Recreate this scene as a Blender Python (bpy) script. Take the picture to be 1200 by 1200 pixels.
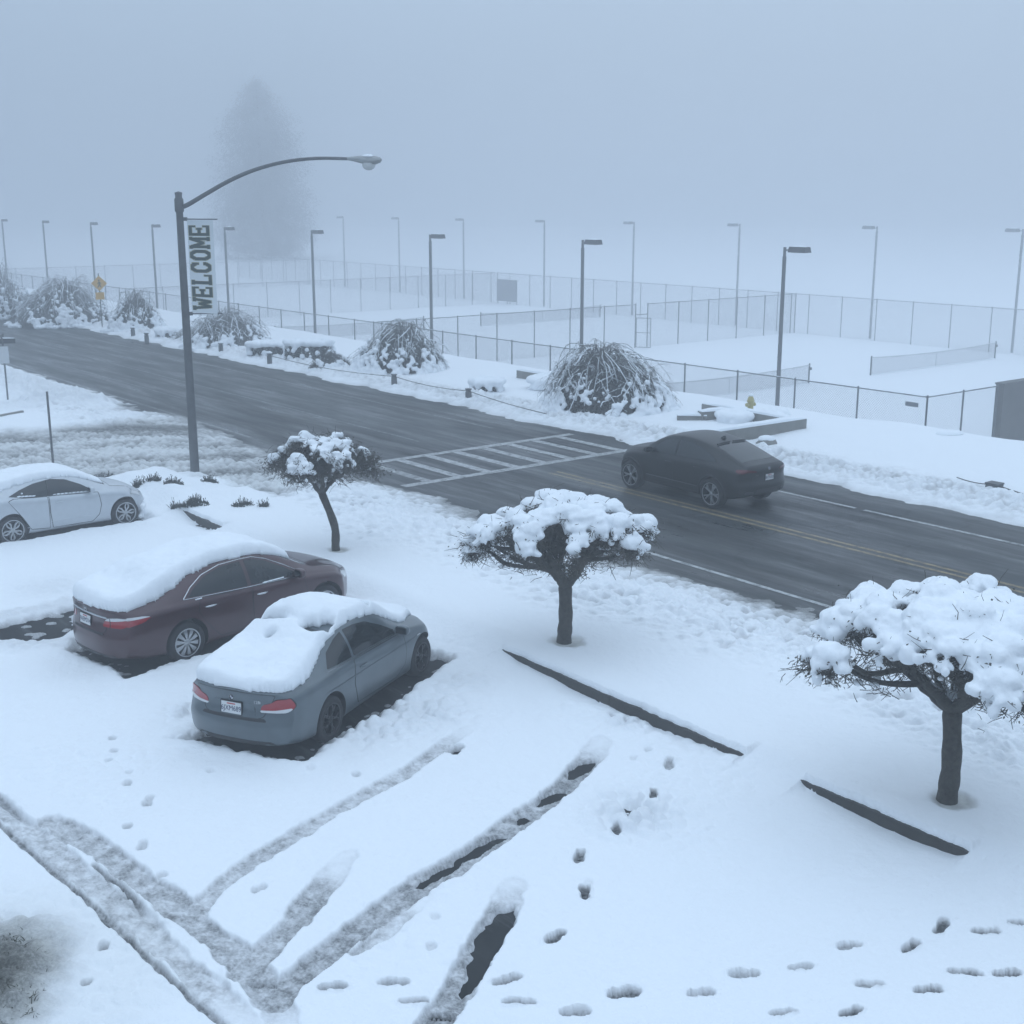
import bpy, bmesh, math, random
import numpy as np
from mathutils import Vector, Matrix
from mathutils.bvhtree import BVHTree

for o in list(bpy.data.objects):
    bpy.data.objects.remove(o)
S = bpy.context.scene
COL = S.collection
R = math.radians

# ------------------------------------------------------------------ camera
CAM_H = 7.5
PITCH = R(13.68)
FOCAL = 1500.0 / 1200.0            # focal length in picture widths
cam_data = bpy.data.cameras.new("camera")
cam_data.sensor_width = 36.0
cam_data.lens = 36.0 * FOCAL
cam_data.clip_start = 0.2
cam_data.clip_end = 5000
cam = bpy.data.objects.new("camera", cam_data)
COL.objects.link(cam)
cam.location = (0, 0, CAM_H)
cam.rotation_euler = (R(90) - PITCH, 0, 0)
S.camera = cam

# ------------------------------------------------------------------ sky, sun, exposure
SUN_EL, SUN_ROT = R(58), R(200)
world = bpy.data.worlds.new("World")
S.world = world
world.use_nodes = True
wn, wl = world.node_tree.nodes, world.node_tree.links
wn.clear()
w_out = wn.new("ShaderNodeOutputWorld")
w_bg = wn.new("ShaderNodeBackground")
w_bg.inputs["Strength"].default_value = 0.10
sky = wn.new("ShaderNodeTexSky")
sky.sky_type = 'NISHITA'
sky.sun_disc = False
sky.sun_elevation = SUN_EL
sky.sun_rotation = SUN_ROT
sky.dust_density = 6.0
sky.air_density = 1.0
# an overcast cloud deck: brighter overhead than at the horizon
w_tc = wn.new("ShaderNodeTexCoord")
w_sep = wn.new("ShaderNodeSeparateXYZ")
w_rng = wn.new("ShaderNodeMapRange")
w_rng.inputs["From Min"].default_value = 0.0
w_rng.inputs["From Max"].default_value = 1.0
w_rng.inputs["To Min"].default_value = 5.25
w_rng.inputs["To Max"].default_value = 13.0
w_col = wn.new("ShaderNodeVectorMath"); w_col.operation = 'SCALE'
w_col.inputs[0].default_value = (0.70, 0.922, 1.19)
w_mix = wn.new("ShaderNodeMixRGB")
w_mix.inputs["Fac"].default_value = 0.93
wl.new(w_tc.outputs["Generated"], w_sep.inputs[0])
wl.new(w_sep.outputs["Z"], w_rng.inputs["Value"])
wl.new(w_rng.outputs[0], w_col.inputs["Scale"])
wl.new(sky.outputs[0], w_mix.inputs[1])
wl.new(w_col.outputs[0], w_mix.inputs[2])
wl.new(w_mix.outputs[0], w_bg.inputs["Color"])
wl.new(w_bg.outputs[0], w_out.inputs["Surface"])

sun_data = bpy.data.lights.new("sun", 'SUN')
sun_data.energy = 0.5
sun_data.angle = R(100)
sun_data.color = (1.0, 0.99, 0.97)
sun = bpy.data.objects.new("sun", sun_data)
COL.objects.link(sun)
sun.rotation_euler = (R(90) - SUN_EL, 0, R(180) - SUN_ROT + R(180))

S.view_settings.view_transform = 'Standard'
S.view_settings.look = 'None'
S.view_settings.gamma = 1.0
S.view_settings.exposure = -0.07
S.cycles.use_denoising = True
S.cycles.max_bounces = 8
S.cycles.diffuse_bounces = 3
S.cycles.glossy_bounces = 3
S.cycles.transmission_bounces = 3
S.cycles.volume_bounces = 2
S.cycles.transparent_max_bounces = 24

# ------------------------------------------------------------------ frame of the place
# road axes: U runs along the road (towards the right), T runs across it (away from the camera)
AX = R(51.7)
TX, TY = math.sin(AX), math.cos(AX)
UX, UY = TY, -TX
def W(u, t, z=0.0):
    return Vector((u * UX + t * TX, u * UY + t * TY, z))
ROAD_ROT = math.atan2(UY, UX)
def at(px, py, z=0.0):
    """ground point seen at a place in the 1200 px photograph, on the level z"""
    r, v = (px - 600) / 1500.0, (py - 600) / 1500.0
    f = math.cos(PITCH) - v * math.sin(PITCH)
    d = math.sin(PITCH) + v * math.cos(PITCH)
    k = (CAM_H - z) / d
    return Vector((r * k, f * k, z))
def ut(p):
    return p.x * UX + p.y * UY, p.x * TX + p.y * TY

# ------------------------------------------------------------------ noise
def _hash(ix, iy, iz, seed):
    h = (ix.astype(np.int64) * 374761393 + iy.astype(np.int64) * 668265263 + iz * 2147483647 + seed * 1274126177) & 0xFFFFFFFF
    h = ((h ^ (h >> 13)) * 1274126177) & 0xFFFFFFFF
    h = h ^ (h >> 16)
    return (h & 0xFFFFFF).astype(np.float64) / float(0xFFFFFF)
def vnoise(x, y, seed=0):
    x = np.asarray(x, float); y = np.asarray(y, float)
    ix, iy = np.floor(x), np.floor(y)
    fx, fy = x - ix, y - iy
    fx = fx * fx * fx * (fx * (fx * 6 - 15) + 10); fy = fy * fy * fy * (fy * (fy * 6 - 15) + 10)
    a = _hash(ix, iy, 0, seed); b = _hash(ix + 1, iy, 0, seed)
    c = _hash(ix, iy + 1, 0, seed); d = _hash(ix + 1, iy + 1, 0, seed)
    return (a * (1 - fx) + b * fx) * (1 - fy) + (c * (1 - fx) + d * fx) * fy
def fbm(x, y, oct=3, seed=0):
    s = 0; a = 0.5; tot = 0
    for i in range(oct):
        c, q = math.cos(0.6 * i + .4), math.sin(0.6 * i + .4)
        s = s + a * (vnoise((x * c - y * q) * 2 ** i, (x * q + y * c) * 2 ** i, seed + i * 17) - .5)
        tot += a; a *= 0.5
    return s / tot * 2            # about -1 .. 1
def billow(x, y, oct=3, seed=0):
    s = 0; a = 0.5; tot = 0
    for i in range(oct):
        c, q = math.cos(0.7 * i + .3), math.sin(0.7 * i + .3)
        s = s + a * (1 - np.abs(2 * vnoise((x * c - y * q) * 2 ** i, (x * q + y * c) * 2 ** i, seed + i * 13) - 1))
        tot += a; a *= 0.5
    return s / tot
def worley(x, y, seed=0):
    """distance to the nearest scattered point (0..~1)"""
    x = np.asarray(x, float); y = np.asarray(y, float)
    ix, iy = np.floor(x), np.floor(y)
    best = np.full(x.shape, 9.0)
    for dx in (-1, 0, 1):
        for dy in (-1, 0, 1):
            jx, jy = ix + dx, iy + dy
            px = jx + _hash(jx, jy, 0, seed); py = jy + _hash(jx, jy, 0, seed + 5)
            best = np.minimum(best, (px - x) ** 2 + (py - y) ** 2)
    return np.sqrt(best)
def sstep(a, b, x):
    k = np.clip((x - a) / (b - a), 0, 1)
    return k * k * (3 - 2 * k)

# ------------------------------------------------------------------ materials
def mat(name, col, rough=0.6, metal=0.0, noise=0.0, nscale=8.0, bump=0.0, bscale=30.0, coat=0.0, spec=0.5, coords='Object'):
    m = bpy.data.materials.new(name); m.use_nodes = True
    n, l = m.node_tree.nodes, m.node_tree.links
    b = n["Principled BSDF"]
    b.inputs["Base Color"].default_value = (*col, 1)
    b.inputs["Roughness"].default_value = rough
    b.inputs["Metallic"].default_value = metal
    b.inputs["Coat Weight"].default_value = coat
    b.inputs["Coat Roughness"].default_value = 0.08
    b.inputs["Specular IOR Level"].default_value = spec
    tc = n.new("ShaderNodeTexCoord")
    if noise > 0:
        t = n.new("ShaderNodeTexNoise"); t.inputs["Scale"].default_value = nscale; t.inputs["Detail"].default_value = 5
        l.new(tc.outputs[coords], t.inputs["Vector"])
        mr = n.new("ShaderNodeMapRange")
        mr.inputs["From Min"].default_value = .25; mr.inputs["From Max"].default_value = .75
        mr.inputs["To Min"].default_value = 1 - noise; mr.inputs["To Max"].default_value = 1 + noise
        l.new(t.outputs["Fac"], mr.inputs["Value"])
        sc = n.new("ShaderNodeVectorMath"); sc.operation = 'SCALE'
        sc.inputs[0].default_value = col
        l.new(mr.outputs[0], sc.inputs["Scale"]); l.new(sc.outputs[0], b.inputs["Base Color"])
    if bump > 0:
        t = n.new("ShaderNodeTexNoise"); t.inputs["Scale"].default_value = bscale; t.inputs["Detail"].default_value = 4
        l.new(tc.outputs[coords], t.inputs["Vector"])
        bp = n.new("ShaderNodeBump"); bp.inputs["Strength"].default_value = bump; bp.inputs["Distance"].default_value = .02
        l.new(t.outputs["Fac"], bp.inputs["Height"]); l.new(bp.outputs[0], b.inputs["Normal"])
    return m

M = {}
M['snow'] = mat('snow', (.84, .87, .90), .75, noise=.03, nscale=3, bump=.35, bscale=26, spec=.2)
M['bark'] = mat('bark', (.040, .037, .029), .9, noise=.55, nscale=16, bump=1.0, bscale=38)
M['twig'] = mat('twig', (.058, .052, .040), .9, noise=.5, nscale=5)
M['weeping_twig'] = mat('weeping_twig', (.075, .072, .062), .9, noise=.5, nscale=3)
M['shrub'] = mat('shrub', (.035, .042, .032), .9, noise=.5, nscale=6)
M['needle'] = mat('needle', (.035, .045, .045), .9, noise=.4, nscale=1)
M['pole_grey'] = mat('pole_grey', (.095, .10, .105), .5, .3, noise=.2, nscale=6)
M['lamp_grey'] = mat('lamp_grey', (.30, .31, .31), .5, .2, noise=.1)
M['lamp_glass'] = mat('lamp_glass', (.55, .56, .55), .15, noise=.05)
M['dark_metal'] = mat('dark_metal', (.045, .047, .05), .5, .3, noise=.2)
M['galv'] = mat('galv', (.12, .125, .13), .55, .4, noise=.25, nscale=4)
M['concrete'] = mat('concrete', (.20, .195, .18), .9, noise=.2, nscale=3, bump=.3)
M['kerb'] = mat('kerb', (.030, .029, .025), .75, noise=.35, nscale=5, bump=.5, bscale=30)
M['brown_wall'] = mat('brown_wall', (.105, .10, .095), .85, noise=.2, nscale=1.6)
M['banner'] = mat('banner', (.66, .70, .72), .8, noise=.04, nscale=2)
M['letter'] = mat('letter', (.035, .055, .050), .8, noise=.1)
M['letter_edge'] = mat('letter_edge', (.40, .38, .24), .8, noise=.1)
M['hydrant'] = mat('hydrant', (.42, .36, .13), .5, noise=.15)
M['sign_yellow'] = mat('sign_yellow', (.75, .42, .05), .5, noise=.05)
M['sign_white'] = mat('sign_white', (.55, .57, .58), .5, noise=.05)
M['black'] = mat('black', (.010, .010, .011), .6, noise=.2)
M['rope'] = mat('rope', (.06, .055, .05), .9, noise=.3)
M['panel_dark'] = mat('panel_dark', (.10, .11, .125), .8, noise=.1)
M['rubber'] = mat('rubber', (.014, .014, .015), .8, noise=.2)
M['glass'] = mat('car_glass', (.012, .016, .018), .06, noise=.05, spec=.5)
M['chrome'] = mat('chrome', (.55, .56, .57), .18, 1.0, noise=.03)
M['seam'] = mat('seam', (.006, .006, .007), .7, noise=.1)
M['rim_silver'] = mat('rim_silver', (.42, .43, .44), .3, .7, noise=.05)
M['rim_dark'] = mat('rim_dark', (.035, .035, .037), .35, .5, noise=.05)
M['lens_red'] = mat('lens_red', (.30, .012, .018), .12, noise=.08, coat=.6)
M['lens_clear'] = mat('lens_clear', (.60, .61, .62), .10, noise=.06, coat=.6)
M['plate'] = mat('plate', (.62, .63, .63), .5, noise=.05)
M['plate_text'] = mat('plate_text', (.03, .04, .10), .6, noise=.05)
M['plate_red'] = mat('plate_red', (.45, .05, .05), .6, noise=.05)
M['paint_slate'] = mat('paint_slate', (.085, .108, .122), .28, .3, noise=.12, nscale=4, coat=.55)
M['paint_maroon'] = mat('paint_maroon', (.042, .008, .012), .28, .25, noise=.15, nscale=4, coat=.6)
M['paint_silver'] = mat('paint_silver', (.50, .53, .56), .34, .25, noise=.04, coat=.5)
M['paint_black'] = mat('paint_black', (.009, .0095, .010), .42, .1, noise=.25, nscale=4, coat=.12, spec=.35)
M['plastic'] = mat('plastic', (.016, .016, .017), .6, noise=.15)
M['net'] = None

# ------------------------------------------------------------------ mesh builder
class MB:
    def __init__(self):
        self.v = []; self.f = []; self.m = []
    def add(self, verts, faces, mi=0):
        o = len(self.v)
        self.v += [tuple(p) for p in verts]
        self.f += [tuple(i + o for i in f) for f in faces]
        self.m += [mi] * len(faces)
        return self
    def box(self, c, s, rz=0.0, mi=0, M4=None):
        hx, hy, hz = s[0] / 2, s[1] / 2, s[2] / 2
        vs = []
        for z in (-hz, hz):
            for x, y in ((-hx, -hy), (hx, -hy), (hx, hy), (-hx, hy)):
                p = Vector((x, y, z))
                if M4 is not None: p = M4 @ p
                if rz: p = Matrix.Rotation(rz, 3, 'Z') @ p
                vs.append(p + Vector(c))
        return self.add(vs, [(3, 2, 1, 0), (4, 5, 6, 7), (0, 1, 5, 4), (1, 2, 6, 5), (2, 3, 7, 6), (3, 0, 4, 7)], mi)
    def tube(self, pts, rad, n=8, mi=0, cap=True):
        pts = [Vector(p) for p in pts]
        if not hasattr(rad, '__len__'): rad = [rad] * len(pts)
        vs, fs = [], []
        up = None
        for i, p in enumerate(pts):
            d = (pts[min(i + 1, len(pts) - 1)] - pts[max(i - 1, 0)])
            if d.length < 1e-9: d = Vector((0, 0, 1))
            d.normalize()
            if up is None:
                up = Vector((0, 0, 1)) if abs(d.z) < .9 else Vector((1, 0, 0))
            a = d.cross(up)
            if a.length < 1e-6: a = d.orthogonal()
            a.normalize(); b = a.cross(d); up = b
            for k in range(n):
                th = 2 * math.pi * k / n
                vs.append(p + (a * math.cos(th) + b * math.sin(th)) * rad[i])
        for i in range(len(pts) - 1):
            for k in range(n):
                k2 = (k + 1) % n
                fs.append((i * n + k, i * n + k2, (i + 1) * n + k2, (i + 1) * n + k))
        if cap:
            fs.append(tuple(range(n))[::-1]); fs.append(tuple(range((len(pts) - 1) * n, len(pts) * n)))
        return self.add(vs, fs, mi)
    def lathe(self, prof, c=(0, 0, 0), n=20, axis='z', mi=0):
        vs, fs = [], []
        for (r, h) in prof:
            for k in range(n):
                th = 2 * math.pi * k / n
                p = (r * math.cos(th), r * math.sin(th), h)
                if axis == 'y': p = (p[0], p[2], p[1])
                if axis == 'x': p = (p[2], p[0], p[1])
                vs.append(Vector(p) + Vector(c))
        for i in range(len(prof) - 1):
            for k in range(n):
                k2 = (k + 1) % n
                fs.append((i * n + k, i * n + k2, (i + 1) * n + k2, (i + 1) * n + k))
        return self.add(vs, fs, mi)
    def ball(self, c, r, n=10, m=6, mi=0):
        vs = [(0, 0, 1)]; fs = []
        for i in range(1, m):
            ph = math.pi * i / m
            for k in range(n):
                th = 2 * math.pi * k / n
                vs.append((math.sin(ph) * math.cos(th), math.sin(ph) * math.sin(th), math.cos(ph)))
        vs.append((0, 0, -1))
        for k in range(n): fs.append((0, 1 + k, 1 + (k + 1) % n))
        for i in range(m - 2):
            for k in range(n):
                a = 1 + i * n
                fs.append((a + k, a + n + k, a + n + (k + 1) % n, a + (k + 1) % n))
        L = len(vs) - 1
        for k in range(n): fs.append((L, 1 + (m - 2) * n + (k + 1) % n, 1 + (m - 2) * n + k))
        if not hasattr(r, '__len__'): r = (r, r, r)
        return self.add([(c[0] + p[0] * r[0], c[1] + p[1] * r[1], c[2] + p[2] * r[2]) for p in vs], fs, mi)
    def mesh(self, name):
        me = bpy.data.meshes.new(name)
        me.from_pydata(self.v, [], self.f)
        if any(self.m): me.polygons.foreach_set('material_index', self.m)
        me.update()
        return me
    def build(self, name, mats, parent=None, smooth=True, angle=35):
        me = self.mesh(name)
        return link(name, me, mats, parent, smooth, angle)

def link(name, me, mats, parent=None, smooth=True, angle=35):
    if not isinstance(mats, (list, tuple)): mats = [mats]
    mi = np.zeros(len(me.polygons), dtype=np.int32); me.polygons.foreach_get('material_index', mi)
    me.materials.clear()
    for m in mats: me.materials.append(m)
    if len(mats) > 1: me.polygons.foreach_set('material_index', mi)
    if smooth and len(me.polygons):
        me.shade_smooth()
        if angle: me.set_sharp_from_angle(angle=R(angle))
    o = bpy.data.objects.new(name, me)
    COL.objects.link(o)
    if parent is not None: o.parent = parent
    return o
def tag(o, label=None, cat=None, group=None, kind=None):
    if label: o['label'] = label
    if cat: o['category'] = cat
    if group: o['group'] = group
    if kind: o['kind'] = kind
    return o
def thing(name, loc, rz=0, label=None, cat=None, group=None):
    o = bpy.data.objects.new(name, None)
    o.empty_display_size = .3
    COL.objects.link(o)
    o.location = loc; o.rotation_euler = (0, 0, rz)
    return tag(o, label, cat, group)
def eval_mesh(me, mods):
    """apply modifiers to a mesh without operators; mods = [(type, {props})]"""
    o = bpy.data.objects.new('work', me); COL.objects.link(o)
    for ty, props in mods:
        md = o.modifiers.new(ty.lower(), ty)
        for k, v in props.items(): setattr(md, k, v)
    dg = bpy.context.evaluated_depsgraph_get()
    dg.update()
    r = bpy.data.meshes.new_from_object(o.evaluated_get(dg), preserve_all_data_layers=True, depsgraph=dg)
    bpy.data.objects.remove(o)
    return r
def get_co(me):
    a = np.empty(len(me.vertices) * 3); me.vertices.foreach_get('co', a); return a.reshape(-1, 3)
def set_co(me, a):
    me.vertices.foreach_set('co', np.ascontiguousarray(a).ravel()); me.update()
def noise3(p, s, seed):
    return (fbm(p[:, 0] * s + p[:, 2] * s * .7, p[:, 1] * s - p[:, 2] * s * .6, 2, seed) +
            fbm(p[:, 2] * s + 3.3, p[:, 0] * s * .8 - p[:, 1] * s * .5, 2, seed + 3)) * .5
def pchip(xs, ys):
    """smooth monotone interpolation through points"""
    xs = np.array(xs, float); ys = np.array(ys, float)
    h = np.diff(xs); d = np.diff(ys) / h
    m = np.zeros(len(xs)); m[0] = d[0]; m[-1] = d[-1]
    for i in range(1, len(xs) - 1):
        if d[i - 1] * d[i] > 0:
            w1 = 2 * h[i] + h[i - 1]; w2 = h[i] + 2 * h[i - 1]
            m[i] = (w1 + w2) / (w1 / d[i - 1] + w2 / d[i])
    def f(x):
        x = np.clip(x, xs[0], xs[-1])
        i = np.clip(np.searchsorted(xs, x) - 1, 0, len(xs) - 2)
        t = (x - xs[i]) / h[i]
        return ((1 + 2 * t) * (1 - t) ** 2 * ys[i] + t * (1 - t) ** 2 * h[i] * m[i] + t * t * (3 - 2 * t) * ys[i + 1] + t * t * (t - 1) * h[i] * m[i + 1])
    return f
def inside_poly(X, Y, poly):
    r = np.zeros(X.shape, bool)
    n = len(poly)
    for i in range(n):
        x1, y1 = poly[i][0], poly[i][1]; x2, y2 = poly[(i + 1) % n][0], poly[(i + 1) % n][1]
        c = ((y1 > Y) != (y2 > Y)) & (X < (x2 - x1) * (Y - y1) / (y2 - y1 + 1e-12) + x1)
        r ^= c
    return r
def poly_dist(X, Y, pts, closed=False):
    d = np.full(X.shape, 1e9)
    n = len(pts)
    for i in range(n if closed else n - 1):
        ax, ay = pts[i][0], pts[i][1]; bx, by = pts[(i + 1) % n][0], pts[(i + 1) % n][1]
        vx, vy = bx - ax, by - ay
        k = np.clip(((X - ax) * vx + (Y - ay) * vy) / (vx * vx + vy * vy + 1e-12), 0, 1)
        d = np.minimum(d, (X - ax - k * vx) ** 2 + (Y - ay - k * vy) ** 2)
    return np.sqrt(d)
def sdf(X, Y, poly):
    """signed distance, positive inside"""
    d = poly_dist(X, Y, poly, True)
    return np.where(inside_poly(X, Y, poly), d, -d)
def smooth_line(pts, n=6):
    pts = [Vector(p) for p in pts]
    out = []
    for i in range(len(pts) - 1):
        p0 = pts[max(i - 1, 0)]; p1 = pts[i]; p2 = pts[i + 1]; p3 = pts[min(i + 2, len(pts) - 1)]
        for k in range(n):
            t = k / n
            out.append(.5 * ((2 * p1) + (p2 - p0) * t + (2 * p0 - 5 * p1 + 4 * p2 - p3) * t * t + (3 * p1 - p0 - 3 * p2 + p3) * t ** 3))
    out.append(pts[-1])
    return out

# ------------------------------------------------------------------ where the cars stand: x, y, heading right of straight ahead, size
POSE = {}
def pose(x, y, heading, scale):
    return Vector((x, y, 0)), R(90 - heading), scale
POSE['slate'] = pose(-2.83, 18.62, 23.4, 1.05)
POSE['maroon'] = pose(-5.09, 21.90, 43.2, 1.05)
POSE['silver'] = pose(-10.70, 29.2, 49.5, 1.0)
POSE['black'] = pose(4.83, 32.95, -38.0, .975)
# ------------------------------------------------------------------ ground
T_KERB = 12.45
COURT_Z = -2.5
EXPOSED = []
for a, b in (((182, 606), (228, 627)), ((570, 770), (870, 893)), ((933, 923), (1132, 1009))):
    EXPOSED.append((ut(at(*a, .1))[0], ut(at(*b, .1))[0]))
def P2(px, py, z=.05):
    v = at(px, py, z); return (v.x, v.y)
def L2(pts, z=.05):
    return [(p.x, p.y) for p in smooth_line([at(a, b, z) for a, b in pts], 5)]

TRACKS = [  # centre line, half width, floor height, slush, waviness
    (L2([(60, 965), (100, 985), (150, 1022), (205, 1062), (250, 1100), (290, 1135), (322, 1180), (335, 1215)]), .20, .050, .46, .08),
    (L2([(-40, 925), (10, 955), (60, 998), (110, 1040), (160, 1082), (200, 1120), (240, 1160), (300, 1215)]), .17, .052, .32, .07),
    (L2([(228, 1072), (262, 1038), (300, 1010), (400, 950), (480, 905), (520, 877), (548, 856)]), .135, .060, .40, .05),
    (L2([(288, 1142), (312, 1118), (352, 1076), (388, 1030), (408, 1008)]), .17, .050, .50, .07),
    (L2([(322, 1177), (346, 1152), (402, 1106), (484, 1045), (524, 1022), (566, 995), (612, 961), (647, 935), (682, 902), (704, 872)]), .195, .042, .56, .06),
    (L2([(418, 1120), (440, 1104), (478, 1072), (505, 1046)]), .11, .050, .36, .04),
    (L2([(508, 1205), (530, 1172), (552, 1132), (580, 1085), (604, 1040)]), .19, .040, .54, .06),
    (L2([(-40, 905), (0, 938), (28, 962), (46, 977)]), .055, .016, .62, .02),
    (L2([(-60, 920), (0, 968), (30, 995), (70, 1030), (112, 1066), (150, 1104), (190, 1142), (228, 1176), (262, 1205), (300, 1240)]), .050, .012, .66, .02),
    (L2([(110, 1018), (150, 1048), (178, 1084), (192, 1094)]), .04, .012, .75, .02),
]
BARE = [  # dark wet asphalt showing in the wheel tracks
    [P2(*p) for p in ((607, 1058), (600, 1085), (585, 1112), (570, 1140), (556, 1160), (540, 1168), (534, 1160), (540, 1148), (548, 1140), (548, 1120), (556, 1100), (562, 1090), (574, 1080), (585, 1068))],
    [P2(*p) for p in ((700, 893), (690, 905), (672, 912), (674, 902), (684, 896))],
    [P2(*p) for p in ((665, 930), (650, 940), (636, 944), (640, 936), (655, 930))],
    [P2(*p) for p in ((625, 960), (612, 966), (610, 961), (618, 958))],
    [P2(*p) for p in ((596, 982), (575, 992), (560, 1004), (538, 1012), (540, 1006), (560, 996), (578, 985))],
    [P2(*p) for p in ((540, 1014), (515, 1030), (495, 1040), (498, 1034), (520, 1020))],
    [P2(*p) for p in ((541, 878), (532, 886), (526, 884), (534, 878))],
]
# the empty bay left of the maroon car, swept almost to the asphalt
BARE_BAY = [P2(*p) for p in ((-30, 738), (20, 727), (60, 720), (88, 712), (92, 735), (70, 748), (30, 752), (-30, 752))]

FEET = [  # px, direction in the picture (dx, dy), depth, dark
    ((784, 898), (0, 1), .05, .3), ((766, 933), (0, 1), .07, .75), ((722, 975), (.1, 1), .085, .85), ((679, 1006), (-.3, 1), .08, .6),
    ((685, 1048), (.1, 1), .09, .8), ((652, 1101), (-.8, .6), .085, .7), ((595, 1152), (1, -.3), .07, .5), ((610, 1178), (1, .05), .09, .6),
    ((462, 1155), (1, .02), .09, .5), ((390, 1160), (1, -.15), .09, .55), ((732, 1167), (1, -.15), .09, .65), ((674, 1190), (1, -.1), .08, .45),
    ((822, 1167), (1, -.1), .08, .35), ((873, 1145), (1, -.1), .085, .45), ((938, 1137), (1, -.15), .08, .4), ((995, 1112), (1, -.2), .05, .15),
    ((1068, 1112), (1, -.8), .09, .6), ((1103, 1090), (.6, -.8), .10, .75), ((1155, 1096), (1, -.02), .09, .85), ((1196, 1086), (1, .05), .09, .85),
    ((1130, 1144), (1, .1), .09, .8), ((1180, 1146), (1, -.05), .09, .85), ((1087, 1164), (1, -.1), .09, .9), ((1020, 1157), (1, .02), .055, .2),
    ((918, 1190), (1, -.2), .06, .3), ((998, 1190), (.8, -.4), .09, .75), ((485, 1178), (1, 0), .05, .2), ((520, 1192), (1, .05), .08, .7), ((308, 1155), (1, .05), .06, .55),
]
PRINTS = [((132, 868), .06), ((134, 884), .05), ((128, 893), .05), ((150, 921), .09), ((151, 908), .06), ((173, 944), .09), ((176, 938), .06), ((150, 972), .09), ((168, 992), .06), ((166, 996), .08), ((171, 1032), .08), ((190, 1030), .06),
          ((122, 1114), .09), ((102, 1158), .09), ((95, 974), .08), ((90, 978), .07), ((505, 842), .06), ((418, 912), .04), ((300, 1046), .07), ((308, 1043), .06), ((247, 905), .03), ((510, 1078), .03), ((505, 1112), .04), ((690, 1036), .02),
          ((735, 843), .07), ((717, 838), .07), ((704, 832), .06), ((747, 850), .06), ((760, 881), .05), ((742, 890), .03), ((417, 910), .05), ((365, 905), .02)]
TRAMPLED = [((740, 955), .9, .75), ((735, 848), .5, .6), ((490, 838), 1.1, .6), ((540, 800), .8, .4), ((430, 862), .8, .5), ((222, 835), .5, .8), ((60, 690), 1.2, .3)]

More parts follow.
